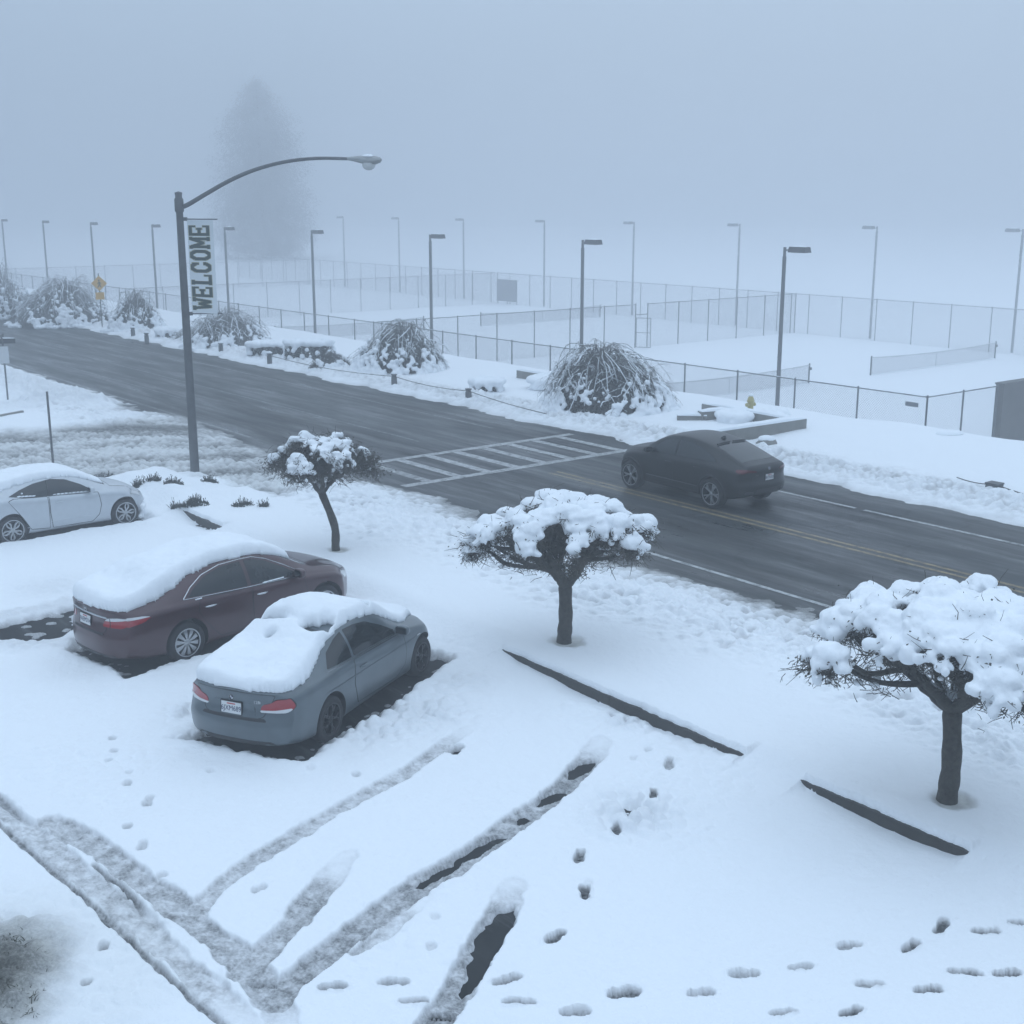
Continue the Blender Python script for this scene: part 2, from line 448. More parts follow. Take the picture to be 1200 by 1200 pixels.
def height(X, Y):
    """top of the snow (z), how slushy it is (0..1), how brown it is (0..1)"""
    t = X * TX + Y * TY; u = X * UX + Y * UY
    dist = np.sqrt(X * X + Y * Y)
    n_big = fbm(X * .35, Y * .35, 3, 1)
    n_mid = fbm(X * 1.6, Y * 1.6, 3, 2)
    n_fine = fbm(X * 7, Y * 7, 3, 3)
    lumps = billow(X * 2.6, Y * 2.6, 4, 4)
    clods = np.clip(1 - (worley(X * 2.3 + n_mid * .4, Y * 2.3 + n_fine * .1, 5) * 1.75) ** 2, 0, 1) * .8
    clods2 = np.clip(1 - (worley(X * 5 + n_mid * .5, Y * 5 + n_fine * .15, 6) * 1.6) ** 2, 0, 1) * .75
    slush = np.zeros_like(X); brown = np.zeros_like(X)

    # --- parking lot
    s_lot = .095 + .016 * n_big + .013 * n_mid + .0065 * n_fine
    rough_lot = sstep(.1, .7, fbm(X * .6 + 7, Y * .6, 2, 9))
    s_lot = s_lot + rough_lot * .040 * (clods2 - .3) + .010 * fbm(X * 3.3, Y * 3.3, 3, 91)

    # --- lawn strip, from the kerb down to the road
    lawn_g = .145 * (1 - sstep(15.6, 18.0, t))
    lawn_rough = sstep(14.0, 16.4, t + .9 * n_big) 
    pits = sstep(.36, .17, worley(X * 2.5 + n_mid * .3, Y * 2.5, 21) + .05 * n_fine) * sstep(-.35, .1, fbm(X * .7, Y * .7, 2, 22))
    s_lawn = lawn_g + .105 + .012 * n_mid + .004 * n_fine + lawn_rough * (.13 * (lumps - .55) + .10 * clods * sstep(.40, .55, vnoise(X * 1.1, Y * 1.1, 8)) + .11 * (clods2 - .3) - .10 * pits + .055 * n_fine)
    slush = np.where((t > 12.6) & (t < 18), np.maximum(slush, lawn_rough * np.clip(pits * .34 + .16 * (.45 - clods2) + .10 * n_mid, 0, .5)), slush)
    s_lawn = s_lawn + .05 * np.exp(-((t - 12.75) / .3) ** 2)

    # kerb step
    e = np.zeros_like(X)
    for a, b in EXPOSED:
        L = b - a
        e = np.maximum(e, np.clip(np.minimum((u - a) / (.50 * L), (b - u) / (.32 * L)), 0, 1))
    e = e ** .36
    wig = .04 * fbm(u * 2.5, t * 0 + 2, 3, 30) + .045 * fbm(u * 9, t * 0, 3, 31)
    k_soft = sstep(11.9 + .25 * n_mid, 12.95, t)
    k_hard = sstep(T_KERB + .02, T_KERB + .055, t + wig * .6)
    lot_side = s_lot + np.exp(-np.clip(T_KERB - t, 0, 9) ** 2 / .10) * ((1 - e) * .13 * np.clip(e * 8, 0, 1) - e * .088 + .035 * fbm(u * 1.7, t * .4, 4, 33) * np.clip(e * 4, 0, 1))
    kk = np.where(e > .02, k_hard, k_soft)
    kk = k_soft * (1 - np.clip(e * 6, 0, 1)) + k_hard * np.clip(e * 6, 0, 1)
    h = lot_side * (1 - kk) + s_lawn * kk

    # --- shrub bed mounds in front of the lamp
    bed = sstep(-37.2, -35.6, u + .5 * n_big) * sstep(-27.5, -30.5, u) * sstep(11.0, 12.6, t) * sstep(16.8, 15.6, t)
    mound = np.clip(1 - worley(X * .85, Y * .85, 12) * 1.35, 0, 1)
    h = h + bed * (.04 + .20 * mound + .03 * n_mid)

    # --- driveway on the left, churned to slush
    drv = [P2(330, 590), P2(395, 545), P2(330, 498), P2(255, 492), P2(190, 487), P2(120, 500), P2(60, 506), P2(-200, 520), P2(-400, 575), P2(60, 575), P2(200, 558)]
    sd = sdf(X, Y, drv) + .35 * n_mid + .25 * n_big
    dm = sstep(-.45, .55, sd)
    # ruts run with the turning traffic, nearly across the view
    rx, ry = X * .985 + Y * .17, -X * .17 + Y * .985
    ruts = fbm(rx * .20, ry * 1.0, 2, 40)
    s_drv = .030 + .050 * ruts + .09 * (lumps - .5) + .12 * clods2 + .09 * clods * sstep(.35, .6, vnoise(X * .9, Y * .9, 61)) + .04 * n_fine
    h = h * (1 - dm) + s_drv * dm
    slush = np.maximum(slush, dm * np.clip(.60 - .50 * ruts + .2 * n_mid - .45 * (clods2 - .25) - .5 * (lumps - .5), .12, .85))
    brown = np.maximum(brown, dm * .30)

    # left island and its plowed bank
    isl = sstep(-45.2, -47.5, u + .7 * n_big + (t - 15) * -.10) * sstep(18.6, 17.4, t + .6 * n_mid)
    bank_l = np.exp(-((t - 16.4) / 1.3) ** 2) + .8 * np.exp(-((u + 47.0) / 1.6) ** 2)
    s_isl = .12 + .42 * np.clip(bank_l, 0, 1.1) * (.5 + .9 * lumps + .5 * clods - .35) + .02 * n_mid
    h = h * (1 - isl) + s_isl * isl
    slush = slush * (1 - isl) + isl * .12 * np.clip(bank_l, 0, 1)

    # --- road
    edge_n = .45 * n_big + .5 * n_mid + .25 * n_fine
    tt = t + .5 * n_big + .35 * n_mid
    on = sstep(15.9, 18.5, tt) * (1 - isl)
    crumbs = .055 * clods2 + .05 * clods + .035 * n_fine + .05 * (lumps - .5)
    near_lip = -.05
    film = .030 * (1 - sstep(17.4, 18.7, tt)) - .045 * sstep(17.9, 19.3, tt) + crumbs * (1 - sstep(17.2, 19.0, tt)) * .9
    h = h * (1 - on) + film * on
    h = np.where((t > 19.6) & (t < 23.5) & (isl < .5), near_lip, h)
    lawn_zone = (t > 13.5) & (t < 20)
    thin = np.clip(1 - h / .11, 0, 1)
    slush = np.maximum(slush, np.where(lawn_zone, on * (.16 + .62 * thin + .12 * n_mid), 0) * (1 - isl))
    brown = np.maximum(brown, np.where(lawn_zone, on * .40 * thin, 0) * (1 - isl))
    h = np.where((isl > .5) & (t > 18.8) & (t < 23.5), near_lip, h)

    # --- far bank with a windrow of plowed clods
    far_e = t - 27.7 - .35 * n_big - .30 * n_mid
    wind = np.exp(-((t - 29.2) / .95) ** 2)
    g_far = .16 * sstep(28, 33, t) 
    s_far = g_far + .07 + wind * (.03 + .17 * clods * sstep(.3, .6, vnoise(X * .9, Y * .9, 77)) + .13 * clods2 + .24 * (lumps - .45) + .06 * n_fine) + .012 * n_mid
    s_far = s_far + .16 * sstep(30, 34, t) * sstep(-27.5, -24, u) * (1 + .3 * n_big)
    drop = sstep(36.0 + .3 * n_big, 40.2, t)
    court = COURT_Z + .08 + .006 * n_mid
    s_far = s_far * (1 - drop) + court * drop
    fe = sstep(-.25, .45, far_e)
    h = np.where(t > 23, near_lip * (1 - fe) + s_far * fe, h)
    slush = np.where(t > 23, fe * (wind * np.clip(.34 - .40 * clods2 - .2 * clods + .18 * n_mid, .03, .45)) + .35 * (1 - fe) * np.exp(-(far_e / .4) ** 2), slush)
    brown = np.where(t > 23, slush * .5, brown)

    # --- things that press the snow down
    near = dist < 32
    def local(cx, cy, rad):
        return np.nonzero(near & (np.abs(X - cx) < rad) & (np.abs(Y - cy) < rad))
    # cars
    for key, hl_r, hl_f, hw in (('slate', 2.25, 1.95, .86), ('maroon', 2.55, 2.15, .92), ('silver', 2.0, 1.9, .86)):
        c, rz, sc_ = POSE[key]
        i = local(c.x, c.y, 4.2)
        lx = (X[i] - c.x) * math.cos(rz) + (Y[i] - c.y) * math.sin(rz)
        ly = -(X[i] - c.x) * math.sin(rz) + (Y[i] - c.y) * math.cos(rz)
        fade_l = .45 if key == 'silver' else (.30 if key == 'maroon' else -.05)
        dx = np.maximum(-hl_r - lx, lx - hl_f); dyr = -ly - hw; dyl = ly - hw
        dd = np.maximum(np.maximum(dx, dyl), dyr)
        dd = dd + .13 * n_mid[i] + .06 * n_fine[i] + .05 * (clods2[i] - .3)
        if key == 'slate':
            dd = dd - .26 * np.exp(-((ly + hw) / .5) ** 2) * sstep(-2.0, -.3, lx) - .10 * np.exp(-((lx + 2.1) / .5) ** 2)
        k = sstep(.16, -.06, dd)
        rim = np.exp(-((dd - .24) / .16) ** 2) * .045
        bare = -.03 + .05 * (clods2[i] + .4 * n_fine[i] - .2) * sstep(-.45, -.02, dd) + (.06 * (lumps[i] - .45) * np.exp(-((lx + hl_r) / .45) ** 2))
        if key != 'silver':
            hi = (h[i] + rim) * (1 - k) + bare * k
            h[i] = hi
            slush[i] = np.maximum(slush[i], k * .75)
        else:
            k = k * .9
            h[i] = (h[i] + rim * 1.0) * (1 - k) + (-.02) * k
    # bare bay
    c = BARE_BAY[2]
    i = local(c[0], c[1], 5.0)
    sdv = sdf(X[i], Y[i], BARE_BAY) + .16 * n_mid[i] + .1 * n_fine[i]
    k = sstep(-.10, .12, sdv)
    h[i] = (h[i] + .07 * np.exp(-((sdv + .35) / .22) ** 2) * (.4 + clods2[i])) * (1 - k) + (-.035 + .05 * (vnoise(X[i] * 5, Y[i] * 5, 60) > .80)) * k
    slush[i] = np.maximum(slush[i], k * .6)
    slush[i] = np.maximum(slush[i], .16 * np.exp(-((sdv + .3) / .3) ** 2))
    # wells round the tree trunks
    for px, py, rr_ in ((1110, 938, .30), (661, 752, .30), (395, 645, .24)):
        c = at(px, py, .22)
        i = local(c.x, c.y, 1.2)
        q = np.hypot(X[i] - c.x - .05, Y[i] - c.y + .06) / rr_ + .25 * n_fine[i] + .2 * n_mid[i]
        k = sstep(1.25, .55, q)
        h[i] -= k * .035
        slush[i] = np.maximum(slush[i], k * .28 * (1 + n_fine[i])); brown[i] = np.maximum(brown[i], k * .6)
    # trodden patches
    for (px, py), rad, amp in TRAMPLED:
        p = P2(px, py)
        i = local(p[0], p[1], rad * 2)
        k = np.exp(-(((X[i] - p[0]) ** 2 + (Y[i] - p[1]) ** 2) / (rad * .62) ** 2))
        h[i] += k * amp * (.16 * (lumps[i] - .62) + .22 * (clods2[i] - .35))
        slush[i] = np.maximum(slush[i], k * .10)
    # wheel tracks
    for pts, hw, fl, sl, wav in TRACKS:
        ax = np.array(pts)
        i = np.nonzero(near & (X > ax[:, 0].min() - .6) & (X < ax[:, 0].max() + .6) & (Y > ax[:, 1].min() - .6) & (Y < ax[:, 1].max() + .6))
        d = poly_dist(X[i], Y[i], pts)
        d = d + wav * (n_mid[i] * .9 + .5 * n_fine[i])
        k = sstep(hw * .90 + .015, hw * .90 - .025, d)
        end = np.minimum(np.hypot(X[i] - pts[-1][0], Y[i] - pts[-1][1]), 9)
        soft = sstep(0, .85, end + .25 * n_mid[i] + .12 * n_fine[i])
        k = k * (.08 + .92 * soft)
        berm = np.exp(-((d - hw * .9 - .05) / .045) ** 2) * .009 * (0.2 + 1.6 * clods2[i])
        tread = .010 * fbm(X[i] * 16, Y[i] * 16, 2, 50) + .012 * n_fine[i]
        h[i] = np.minimum(h[i] * (1 - k) + (fl + tread) * k + berm * (1 - k), h[i] + .06)
        slush[i] = np.maximum(slush[i] * (1 - k * .5), k * np.clip(sl + .30 * fbm(X[i] * 9, Y[i] * 9, 3, 51) + .16 * fbm(X[i] * 30, Y[i] * 30, 2, 52), .1, .9))
    for bi, poly in enumerate(BARE):
        if 0 < bi < 6: poly = [(a - .03, b + .045) for a, b in poly]
        ax = np.array(poly)
        i = np.nonzero(near & (X > ax[:, 0].min() - .3) & (X < ax[:, 0].max() + .3) & (Y > ax[:, 1].min() - .3) & (Y < ax[:, 1].max() + .3))
        sdv = sdf(X[i], Y[i], poly) + .025 * n_fine[i]
        k = sstep(-.06, -.01, sdv + .03 * fbm(X[i] * 8, Y[i] * 8, 2, 96)) if bi else sstep(-.02, .05, sdv + .06 * fbm(X[i] * 6, Y[i] * 6, 3, 95))
        h[i] = h[i] * (1 - k) + (-.035) * k
        slush[i] = np.maximum(slush[i] * (1 - k), k * .8)
    # foot prints
    for (px, py), (dx, dy), dep, dark in FEET:
        a = at(px - 4 * dx, py - 4 * dy, .05); b = at(px + 4 * dx, py + 4 * dy, .05)
        v = (b - a).normalized(); c = (a + b) / 2
        i = local(c.x, c.y, .45)
        lx = (X[i] - c.x) * v.x + (Y[i] - c.y) * v.y; ly = -(X[i] - c.x) * v.y + (Y[i] - c.y) * v.x
        rr_ = random.Random(int(px * 13 + py))
        sc_ = rr_.uniform(.88, 1.12); flip = rr_.choice((-1, 1)); lx = lx * flip / sc_; ly = ly / (sc_ * rr_.uniform(.9, 1.1))
        ly = ly + .25 * (lx ** 2) * rr_.uniform(-2, 2)
        q = np.minimum(np.hypot((lx - .055) / .105, ly / .060), np.hypot((lx + .085) / .068, ly / .050))
        q = np.minimum(q, np.where(np.abs(lx) < .09, np.abs(ly) / .040, 9)) + .16 * n_fine[i] + .10 * fbm(X[i] * 20, Y[i] * 20, 2, 71)
        k = sstep(1.10, .86, q)
        side = sstep(-.02, .08, ly * rr_.choice((-1, 1)) + .02)
        lip = np.exp(-((q - 1.35) / .22) ** 2) * (.006 + .030 * side * clods2[i])
        tread = .006 * np.sign(np.sin(lx * 150)) * (np.abs(ly) < .045) * (dep > .075)
        fl = np.maximum(h[i] - 1.12 * dep * (1 - .18 * sstep(-.05, .05, lx)), .004) + tread
        h[i] = (h[i] + lip) * (1 - k) + fl * k + k * .008 * fbm(X[i] * 18, Y[i] * 18, 2, 70)
        slush[i] = np.maximum(slush[i], k * np.clip(max(dark, .42) * 1.3 - 20 * np.maximum(tread, 0) * dark, 0, 1))
        # heel drag
        kd = np.exp(-((ly / .035) ** 2)) * sstep(.30, .16, np.abs(lx)) * (1 - k) * rr_.random()
        h[i] -= kd * .018
    for (px, py), dep in PRINTS:
        c = at(px, py, .05)
        i = local(c.x, c.y, .3)
        q = np.hypot((X[i] - c.x) / .055, (Y[i] - c.y) / .075) + .3 * n_fine[i]
        k = sstep(1.2, .6, q)
        h[i] = np.maximum(h[i] - dep * k, np.minimum(h[i], .010))
        slush[i] = np.maximum(slush[i], k * dep * 5)
    # dirty plowed heap at the lower left corner
    c = at(-48, 1170, .05)
    q = np.hypot((X - c.x) / 1.0, (Y - c.y) / 1.3) + .25 * n_mid + .1 * n_fine
    k = sstep(1.25, .35, q) * (dist < 16)
    h = h + k * (.10 + .09 * lumps + .05 * clods2 + .02 * n_fine)
    brown = np.maximum(brown, k * .95); slush = np.maximum(slush, k * .85 * np.clip(1 + .6 * n_fine + .4 * n_mid, .3, 1.1))
    kc = sstep(1.9, 1.2, np.hypot((X - c.x) / 1.3, (Y - c.y) / 1.3)) * (dist < 16)
    h = h + kc * (.04 * (lumps - .5) + .045 * (clods2 - .3))
    brown = np.maximum(brown, kc * .15)
    return h, np.clip(slush, 0, 1), np.clip(brown, 0, 1)

def snow_height_at(x, y):
    a = height(np.array([float(x)]), np.array([float(y)]))
    return float(a[0][0])

# snow / slush material: clean snow, wet grey slush and brown grit are the snow's own colours
def snow_material():
    m = bpy.data.materials.new('ground_snow'); m.use_nodes = True
    n, l = m.node_tree.nodes, m.node_tree.links
    b = n["Principled BSDF"]
    geo = n.new("ShaderNodeNewGeometry")
    a1 = n.new("ShaderNodeAttribute"); a1.attribute_name = 'slush'
    a2 = n.new("ShaderNodeAttribute"); a2.attribute_name = 'brown'
    def nz(scale, detail=4, rough=.6):
        t = n.new("ShaderNodeTexNoise"); t.inputs["Scale"].default_value = scale
        t.inputs["Detail"].default_value = detail; t.inputs["Roughness"].default_value = rough
        l.new(geo.outputs["Position"], t.inputs["Vector"]); return t
    fine = nz(34, 5, .7)
    # speckle the slush with the noise
    add = n.new("ShaderNodeMath"); add.operation = 'MULTIPLY_ADD'
    ctr = n.new("ShaderNodeMath"); ctr.operation = 'SUBTRACT'; ctr.inputs[1].default_value = .5
    l.new(fine.outputs["Fac"], ctr.inputs[0])
    amp = n.new("ShaderNodeMath"); amp.operation = 'MULTIPLY'
    l.new(ctr.outputs[0], amp.inputs[0]); l.new(a1.outputs["Fac"], amp.inputs[1])
    l.new(amp.outputs[0], add.inputs[0]); add.inputs[1].default_value = 1.6; l.new(a1.outputs["Fac"], add.inputs[2])
    add.use_clamp = True
    ramp = n.new("ShaderNodeValToRGB")
    el = ramp.color_ramp.elements
    el[0].position = 0; el[0].color = (.85, .875, .90, 1)
    el[1].position = 1; el[1].color = (.085, .088, .090, 1)
    e2 = el.new(.35); e2.color = (.56, .57, .585, 1)
    e3 = el.new(.7); e3.color = (.24, .245, .25, 1)
    l.new(add.outputs[0], ramp.inputs[0])
    mx = n.new("ShaderNodeMixRGB"); mx.blend_type = 'MULTIPLY'
    mx.inputs[2].default_value = (.62, .60, .52, 1)
    l.new(a2.outputs["Fac"], mx.inputs[0]); l.new(ramp.outputs[0], mx.inputs[1])
    l.new(mx.outputs[0], b.inputs["Base Color"])
    rr = n.new("ShaderNodeMapRange"); rr.inputs["To Min"].default_value = .8; rr.inputs["To Max"].default_value = .42
    l.new(add.outputs[0], rr.inputs["Value"]); l.new(rr.outputs[0], b.inputs["Roughness"])
    b.inputs["Specular IOR Level"].default_value = .25
    t2 = nz(11, 5, .65)
    bp = n.new("ShaderNodeBump"); bp.inputs["Strength"].default_value = .65; bp.inputs["Distance"].default_value = .04
    l.new(t2.outputs["Fac"], bp.inputs["Height"])
    bp2 = n.new("ShaderNodeBump"); bp2.inputs["Strength"].default_value = .35; bp2.inputs["Distance"].default_value = .008
    l.new(fine.outputs["Fac"], bp2.inputs["Height"]); l.new(bp.outputs[0], bp2.inputs["Normal"])
    l.new(bp2.outputs[0], b.inputs["Normal"])
    return m
M['ground_snow'] = snow_material()

def asphalt_material(name, base, wet=.35, spec=.22):
    m = bpy.data.materials.new(name); m.use_nodes = True
    n, l = m.node_tree.nodes, m.node_tree.links
    b = n["Principled BSDF"]
    geo = n.new("ShaderNodeNewGeometry")
    mp = n.new("ShaderNodeMapping"); mp.vector_type = 'TEXTURE'; mp.inputs["Rotation"].default_value = (0, 0, ROAD_ROT); mp.inputs["Scale"].default_value = (7.0, 1.0, 1.0)
    l.new(geo.outputs["Position"], mp.inputs["Vector"])
    def nz(scale, src, detail=5, rough=.6):
        t = n.new("ShaderNodeTexNoise"); t.inputs["Scale"].default_value = scale
        t.inputs["Detail"].default_value = detail; t.inputs["Roughness"].default_value = rough
        l.new(src, t.inputs["Vector"]); return t
    streak = nz(1.3, mp.outputs[0], 6, .65)
    patch = nz(.30, geo.outputs["Position"], 5)
    grain = nz(60, geo.outputs["Position"], 3)
    r1 = n.new("ShaderNodeValToRGB"); e = r1.color_ramp.elements
    e[0].position = .33; e[0].color = (*[c * .55 for c in base], 1)
    e[1].position = .72; e[1].color = (*[c * 1.55 for c in base], 1)
    ad = n.new("ShaderNodeMath"); ad.operation = 'MULTIPLY_ADD'; ad.inputs[1].default_value = .5
    l.new(patch.outputs["Fac"], ad.inputs[0])
    hf = n.new("ShaderNodeMath"); hf.operation = 'MULTIPLY'; hf.inputs[1].default_value = .5
    l.new(streak.outputs["Fac"], hf.inputs[0]); l.new(hf.outputs[0], ad.inputs[2])
    l.new(ad.outputs[0], r1.inputs[0])
    mp2 = n.new("ShaderNodeMapping"); mp2.vector_type = 'TEXTURE'; mp2.inputs["Rotation"].default_value = (0, 0, ROAD_ROT); mp2.inputs["Scale"].default_value = (70.0, 1.1, 1.0)
    l.new(geo.outputs["Position"], mp2.inputs["Vector"])
    path = nz(1.0, mp2.outputs[0], 3, .5)
    ptr = n.new("ShaderNodeMapRange"); ptr.inputs["From Min"].default_value = .36; ptr.inputs["From Max"].default_value = .64
    ptr.inputs["To Min"].default_value = .62; ptr.inputs["To Max"].default_value = 1.45
    l.new(path.outputs["Fac"], ptr.inputs["Value"])
    r1s = n.new("ShaderNodeVectorMath"); r1s.operation = 'SCALE'
    l.new(r1.outputs[0], r1s.inputs[0]); l.new(ptr.outputs[0], r1s.inputs["Scale"])
    # thin tar lines along old cracks
    vor = n.new("ShaderNodeTexVoronoi"); vor.feature = 'DISTANCE_TO_EDGE'; vor.inputs["Scale"].default_value = .28
    wob = n.new("ShaderNodeVectorMath"); wob.operation = 'MULTIPLY_ADD'; wob.inputs[1].default_value = (1.2, 1.2, 0)
    wn2 = nz(.9, geo.outputs["Position"], 4)
    l.new(wn2.outputs["Color"], wob.inputs[0]); l.new(geo.outputs["Position"], wob.inputs[2])
    l.new(wob.outputs[0], vor.inputs["Vector"])
    cr = n.new("ShaderNodeMapRange"); cr.inputs["From Min"].default_value = .004; cr.inputs["From Max"].default_value = .014
    cr.inputs["To Min"].default_value = .45; cr.inputs["To Max"].default_value = 1.0
    l.new(vor.outputs["Distance"], cr.inputs["Value"])
    sc = n.new("ShaderNodeVectorMath"); sc.operation = 'SCALE'
    l.new(r1s.outputs[0], sc.inputs[0]); l.new(cr.outputs[0], sc.inputs["Scale"])
    sl1 = nz(2.2, mp.outputs[0], 7, .72)
    slr = n.new("ShaderNodeMapRange"); slr.inputs["From Min"].default_value = .56; slr.inputs["From Max"].default_value = .74
    slr.inputs["To Min"].default_value = 0; slr.inputs["To Max"].default_value = .55
    l.new(sl1.outputs["Fac"], slr.inputs["Value"])
    slm = n.new("ShaderNodeMixRGB"); slm.inputs[2].default_value = (.17, .175, .18, 1)
    l.new(slr.outputs[0], slm.inputs[0]); l.new(sc.outputs[0], slm.inputs[1])
    l.new(slm.outputs[0], b.inputs["Base Color"])
    b.inputs["Specular IOR Level"].default_value = spec
    rg = n.new("ShaderNodeMapRange"); rg.inputs["From Min"].default_value = .35; rg.inputs["From Max"].default_value = .65
    rg.inputs["To Min"].default_value = wet; rg.inputs["To Max"].default_value = wet + .5
    l.new(streak.outputs["Fac"], rg.inputs["Value"]); l.new(rg.outputs[0], b.inputs["Roughness"])
    bp = n.new("ShaderNodeBump"); bp.inputs["Strength"].default_value = .25; bp.inputs["Distance"].default_value = .006
    l.new(grain.outputs["Fac"], bp.inputs["Height"]); l.new(bp.outputs[0], b.inputs["Normal"])
    return m
M['road'] = asphalt_material('road_asphalt', (.030, .033, .034), .26, .30)
M['lot'] = asphalt_material('lot_asphalt', (.016, .017, .0175), .5, .12)

def marking_material(name, col, wear):
    m = asphalt_material(name, (.030, .033, .034), .26, .30)
    n, l = m.node_tree.nodes, m.node_tree.links
    b = n["Principled BSDF"]
    src = b.inputs["Base Color"].links[0].from_socket
    geo = n.new("ShaderNodeNewGeometry")
    t = n.new("ShaderNodeTexNoise"); t.inputs["Scale"].default_value = 5; t.inputs["Detail"].default_value = 7; t.inputs["Roughness"].default_value = .75
    l.new(geo.outputs["Position"], t.inputs["Vector"])
    mr = n.new("ShaderNodeMapRange"); mr.inputs["From Min"].default_value = wear - .10; mr.inputs["From Max"].default_value = wear + .12
    l.new(t.outputs["Fac"], mr.inputs["Value"])
    mx = n.new("ShaderNodeMixRGB"); mx.inputs[2].default_value = (*col, 1)
    l.new(mr.outputs[0], mx.inputs[0]); l.new(src, mx.inputs[1]); l.new(mx.outputs[0], b.inputs["Base Color"])
    return m
M['mark_white'] = marking_material('mark_white', (.40, .41, .41), .42)
M['mark_white_worn'] = marking_material('mark_white_worn', (.36, .37, .37), .47)
M['mark_faded'] = marking_material('mark_faded', (.24, .25, .25), .47)
M['mark_yellow'] = marking_material('mark_yellow', (.27, .205, .105), .44)

def sheet(name, pts, m, z, kind='structure'):
    mb = MB(); mb.add([(p[0], p[1], z) for p in pts], [tuple(range(len(pts)))])
    o = mb.build(name, m, None, False)
    o['kind'] = kind
    return o

# the wide land under everything
mb = MB(); N = 48
mb.add([(0, 0, -2.8)] + [(520 * math.cos(2 * math.pi * k / N), 520 * math.sin(2 * math.pi * k / N), -2.8) for k in range(N)],
       [(0, 1 + k, 1 + (k + 1) % N) for k in range(N)])
tag(mb.build('ground', M['snow'], None, False), kind='structure')
sheet('parking_lot', [W(-140, -40), W(60, -40), W(60, 17.5), W(-140, 17.5)], M['lot'], 0.0)
sheet('road', [W(-330, 17.5), W(60, 17.5), W(60, 30), W(-330, 30)], M['road'], 0.0)

# road markings, each a painted sheet 4 mm up
mk = MB()
def stripe(u0, u1, t0, t1, mi=0):
    mk.add([W(u0, t0, .004), W(u1, t0, .004), W(u1, t1, .004), W(u0, t1, .004)], [(0, 1, 2, 3)], mi)
# edge lines (broken where the crosswalk and driveway are)
stripe(-21.8, 50, 19.05, 19.17); stripe(-320, -37.5, 18.72, 18.84, 3)
stripe(-18.9, 50, 26.05, 26.17); stripe(-26.8, -19.15, 26.05, 26.17); stripe(-320, -34.0, 25.95, 26.07, 3)
stripe(-27.2, 50, 22.78, 22.89, 1); stripe(-27.2, 50, 23.06, 23.17, 1)
stripe(-320, -33.5, 22.62, 22.74, 3)
stripe(-60, -47, 20.55, 20.64, 3)
# ladder crosswalk
cu0, cu1 = -31.5, -28.3
stripe(cu0 - .15, cu0 + .15, 18.6, 27.4); stripe(cu1 - .15, cu1 + .15, 18.6, 27.4)
for k in range(8):
    tt = 19.35 + k * 1.03
    stripe(cu0 + .154, cu1 - .154, tt, tt + .30, 2 if k == 0 else 0)
tag(mk.build('road_markings', [M['mark_white'], M['mark_yellow'], M['mark_white_worn'], M['mark_faded']], None, False), kind='structure')

# kerb between lot and lawn
kb = MB()
uu = np.arange(-29.6, 12, 2.4)
for a in uu:
    c = W(a + 1.2, T_KERB + .085, 0)
    pass
for a, b in EXPOSED:
    n_ = max(1, round((b - a + .02) / 2.4))
    for k in range(n_):
        l_ = (b - a + .02) / n_
        kb.box(W(a - .01 + l_ * (k + .5), T_KERB + .085, .035), (l_ - .012, .17, .30), ROAD_ROT)
for a, b in zip([-33] + [e[1] for e in EXPOSED], [e[0] for e in EXPOSED] + [12]):
    kb.box(W((a + b) / 2, T_KERB + .085, -.02), (b - a - .04, .17, .22), ROAD_ROT)
tag(kb.build('kerb', M['kerb'], None, False), kind='structure')

# one continuous snow surface, finer where it lies nearer
NA = 1150
ang = np.linspace(R(-33), R(33), NA)
dep = np.concatenate([np.linspace(R(46), R(24), 430, endpoint=False), np.linspace(R(24), R(14), 500, endpoint=False), np.linspace(R(14), R(8.5), 520, endpoint=False), np.linspace(R(8.5), R(1.15), 340)])
NR = len(dep)
rad = CAM_H / np.tan(dep)
A, RR = np.meshgrid(ang, rad)
GX, GY = RR * np.sin(A), RR * np.cos(A)
GH, GS, GB = height(GX.ravel(), GY.ravel())
co = np.stack([GX.ravel(), GY.ravel(), GH], 1)
me = bpy.data.meshes.new('snow_cover')
nv = NA * NR
me.vertices.add(nv); me.vertices.foreach_set('co', co.ravel())
idx = np.arange(nv).reshape(NR, NA)
quads = np.stack([idx[:-1, :-1], idx[:-1, 1:], idx[1:, 1:], idx[1:, :-1]], -1).reshape(-1, 4)[:, ::-1]
# drop the quads that lie wholly below the asphalt
hq = GH[quads].max(1)
zq_court = (co[quads, 0] * TX + co[quads, 1] * TY).max(1) > 33
quads = quads[(hq > -.012) | zq_court]
nf = len(quads)
me.loops.add(nf * 4); me.loops.foreach_set('vertex_index', quads.ravel())
me.polygons.add(nf); me.polygons.foreach_set('loop_start', np.arange(0, nf * 4, 4)); me.polygons.foreach_set('loop_total', np.full(nf, 4))
me.update(); me.validate()
for nm, arr in (('slush', GS), ('brown', GB)):
    at_ = me.attributes.new(nm, 'FLOAT', 'POINT'); at_.data.foreach_set('value', arr.astype(np.float32))
tag(link('snow_ground', me, M['ground_snow'], None, True, 0), kind='structure')

# ------------------------------------------------------------------ the fog
hz = MB(); hz.box((0, 0, 12.7), (1080, 1080, 33.0))      # z from -3.8 to 29.2
haze = hz.build('haze', [], None, False)
hm = bpy.data.materials.new('haze'); hm.use_nodes = True
hn, hl = hm.node_tree.nodes, hm.node_tree.links
hn.remove(hn["Principled BSDF"])
pv = hn.new("ShaderNodeVolumePrincipled")
pv.inputs["Color"].default_value = (.905, .92, .945, 1)
pv.inputs["Density"].default_value = 0.0077
pv.inputs["Anisotropy"].default_value = 0.86
hl.new(pv.outputs[0], hn["Material Output"].inputs["Volume"])
haze.data.materials.append(hm)
haze['kind'] = 'stuff'
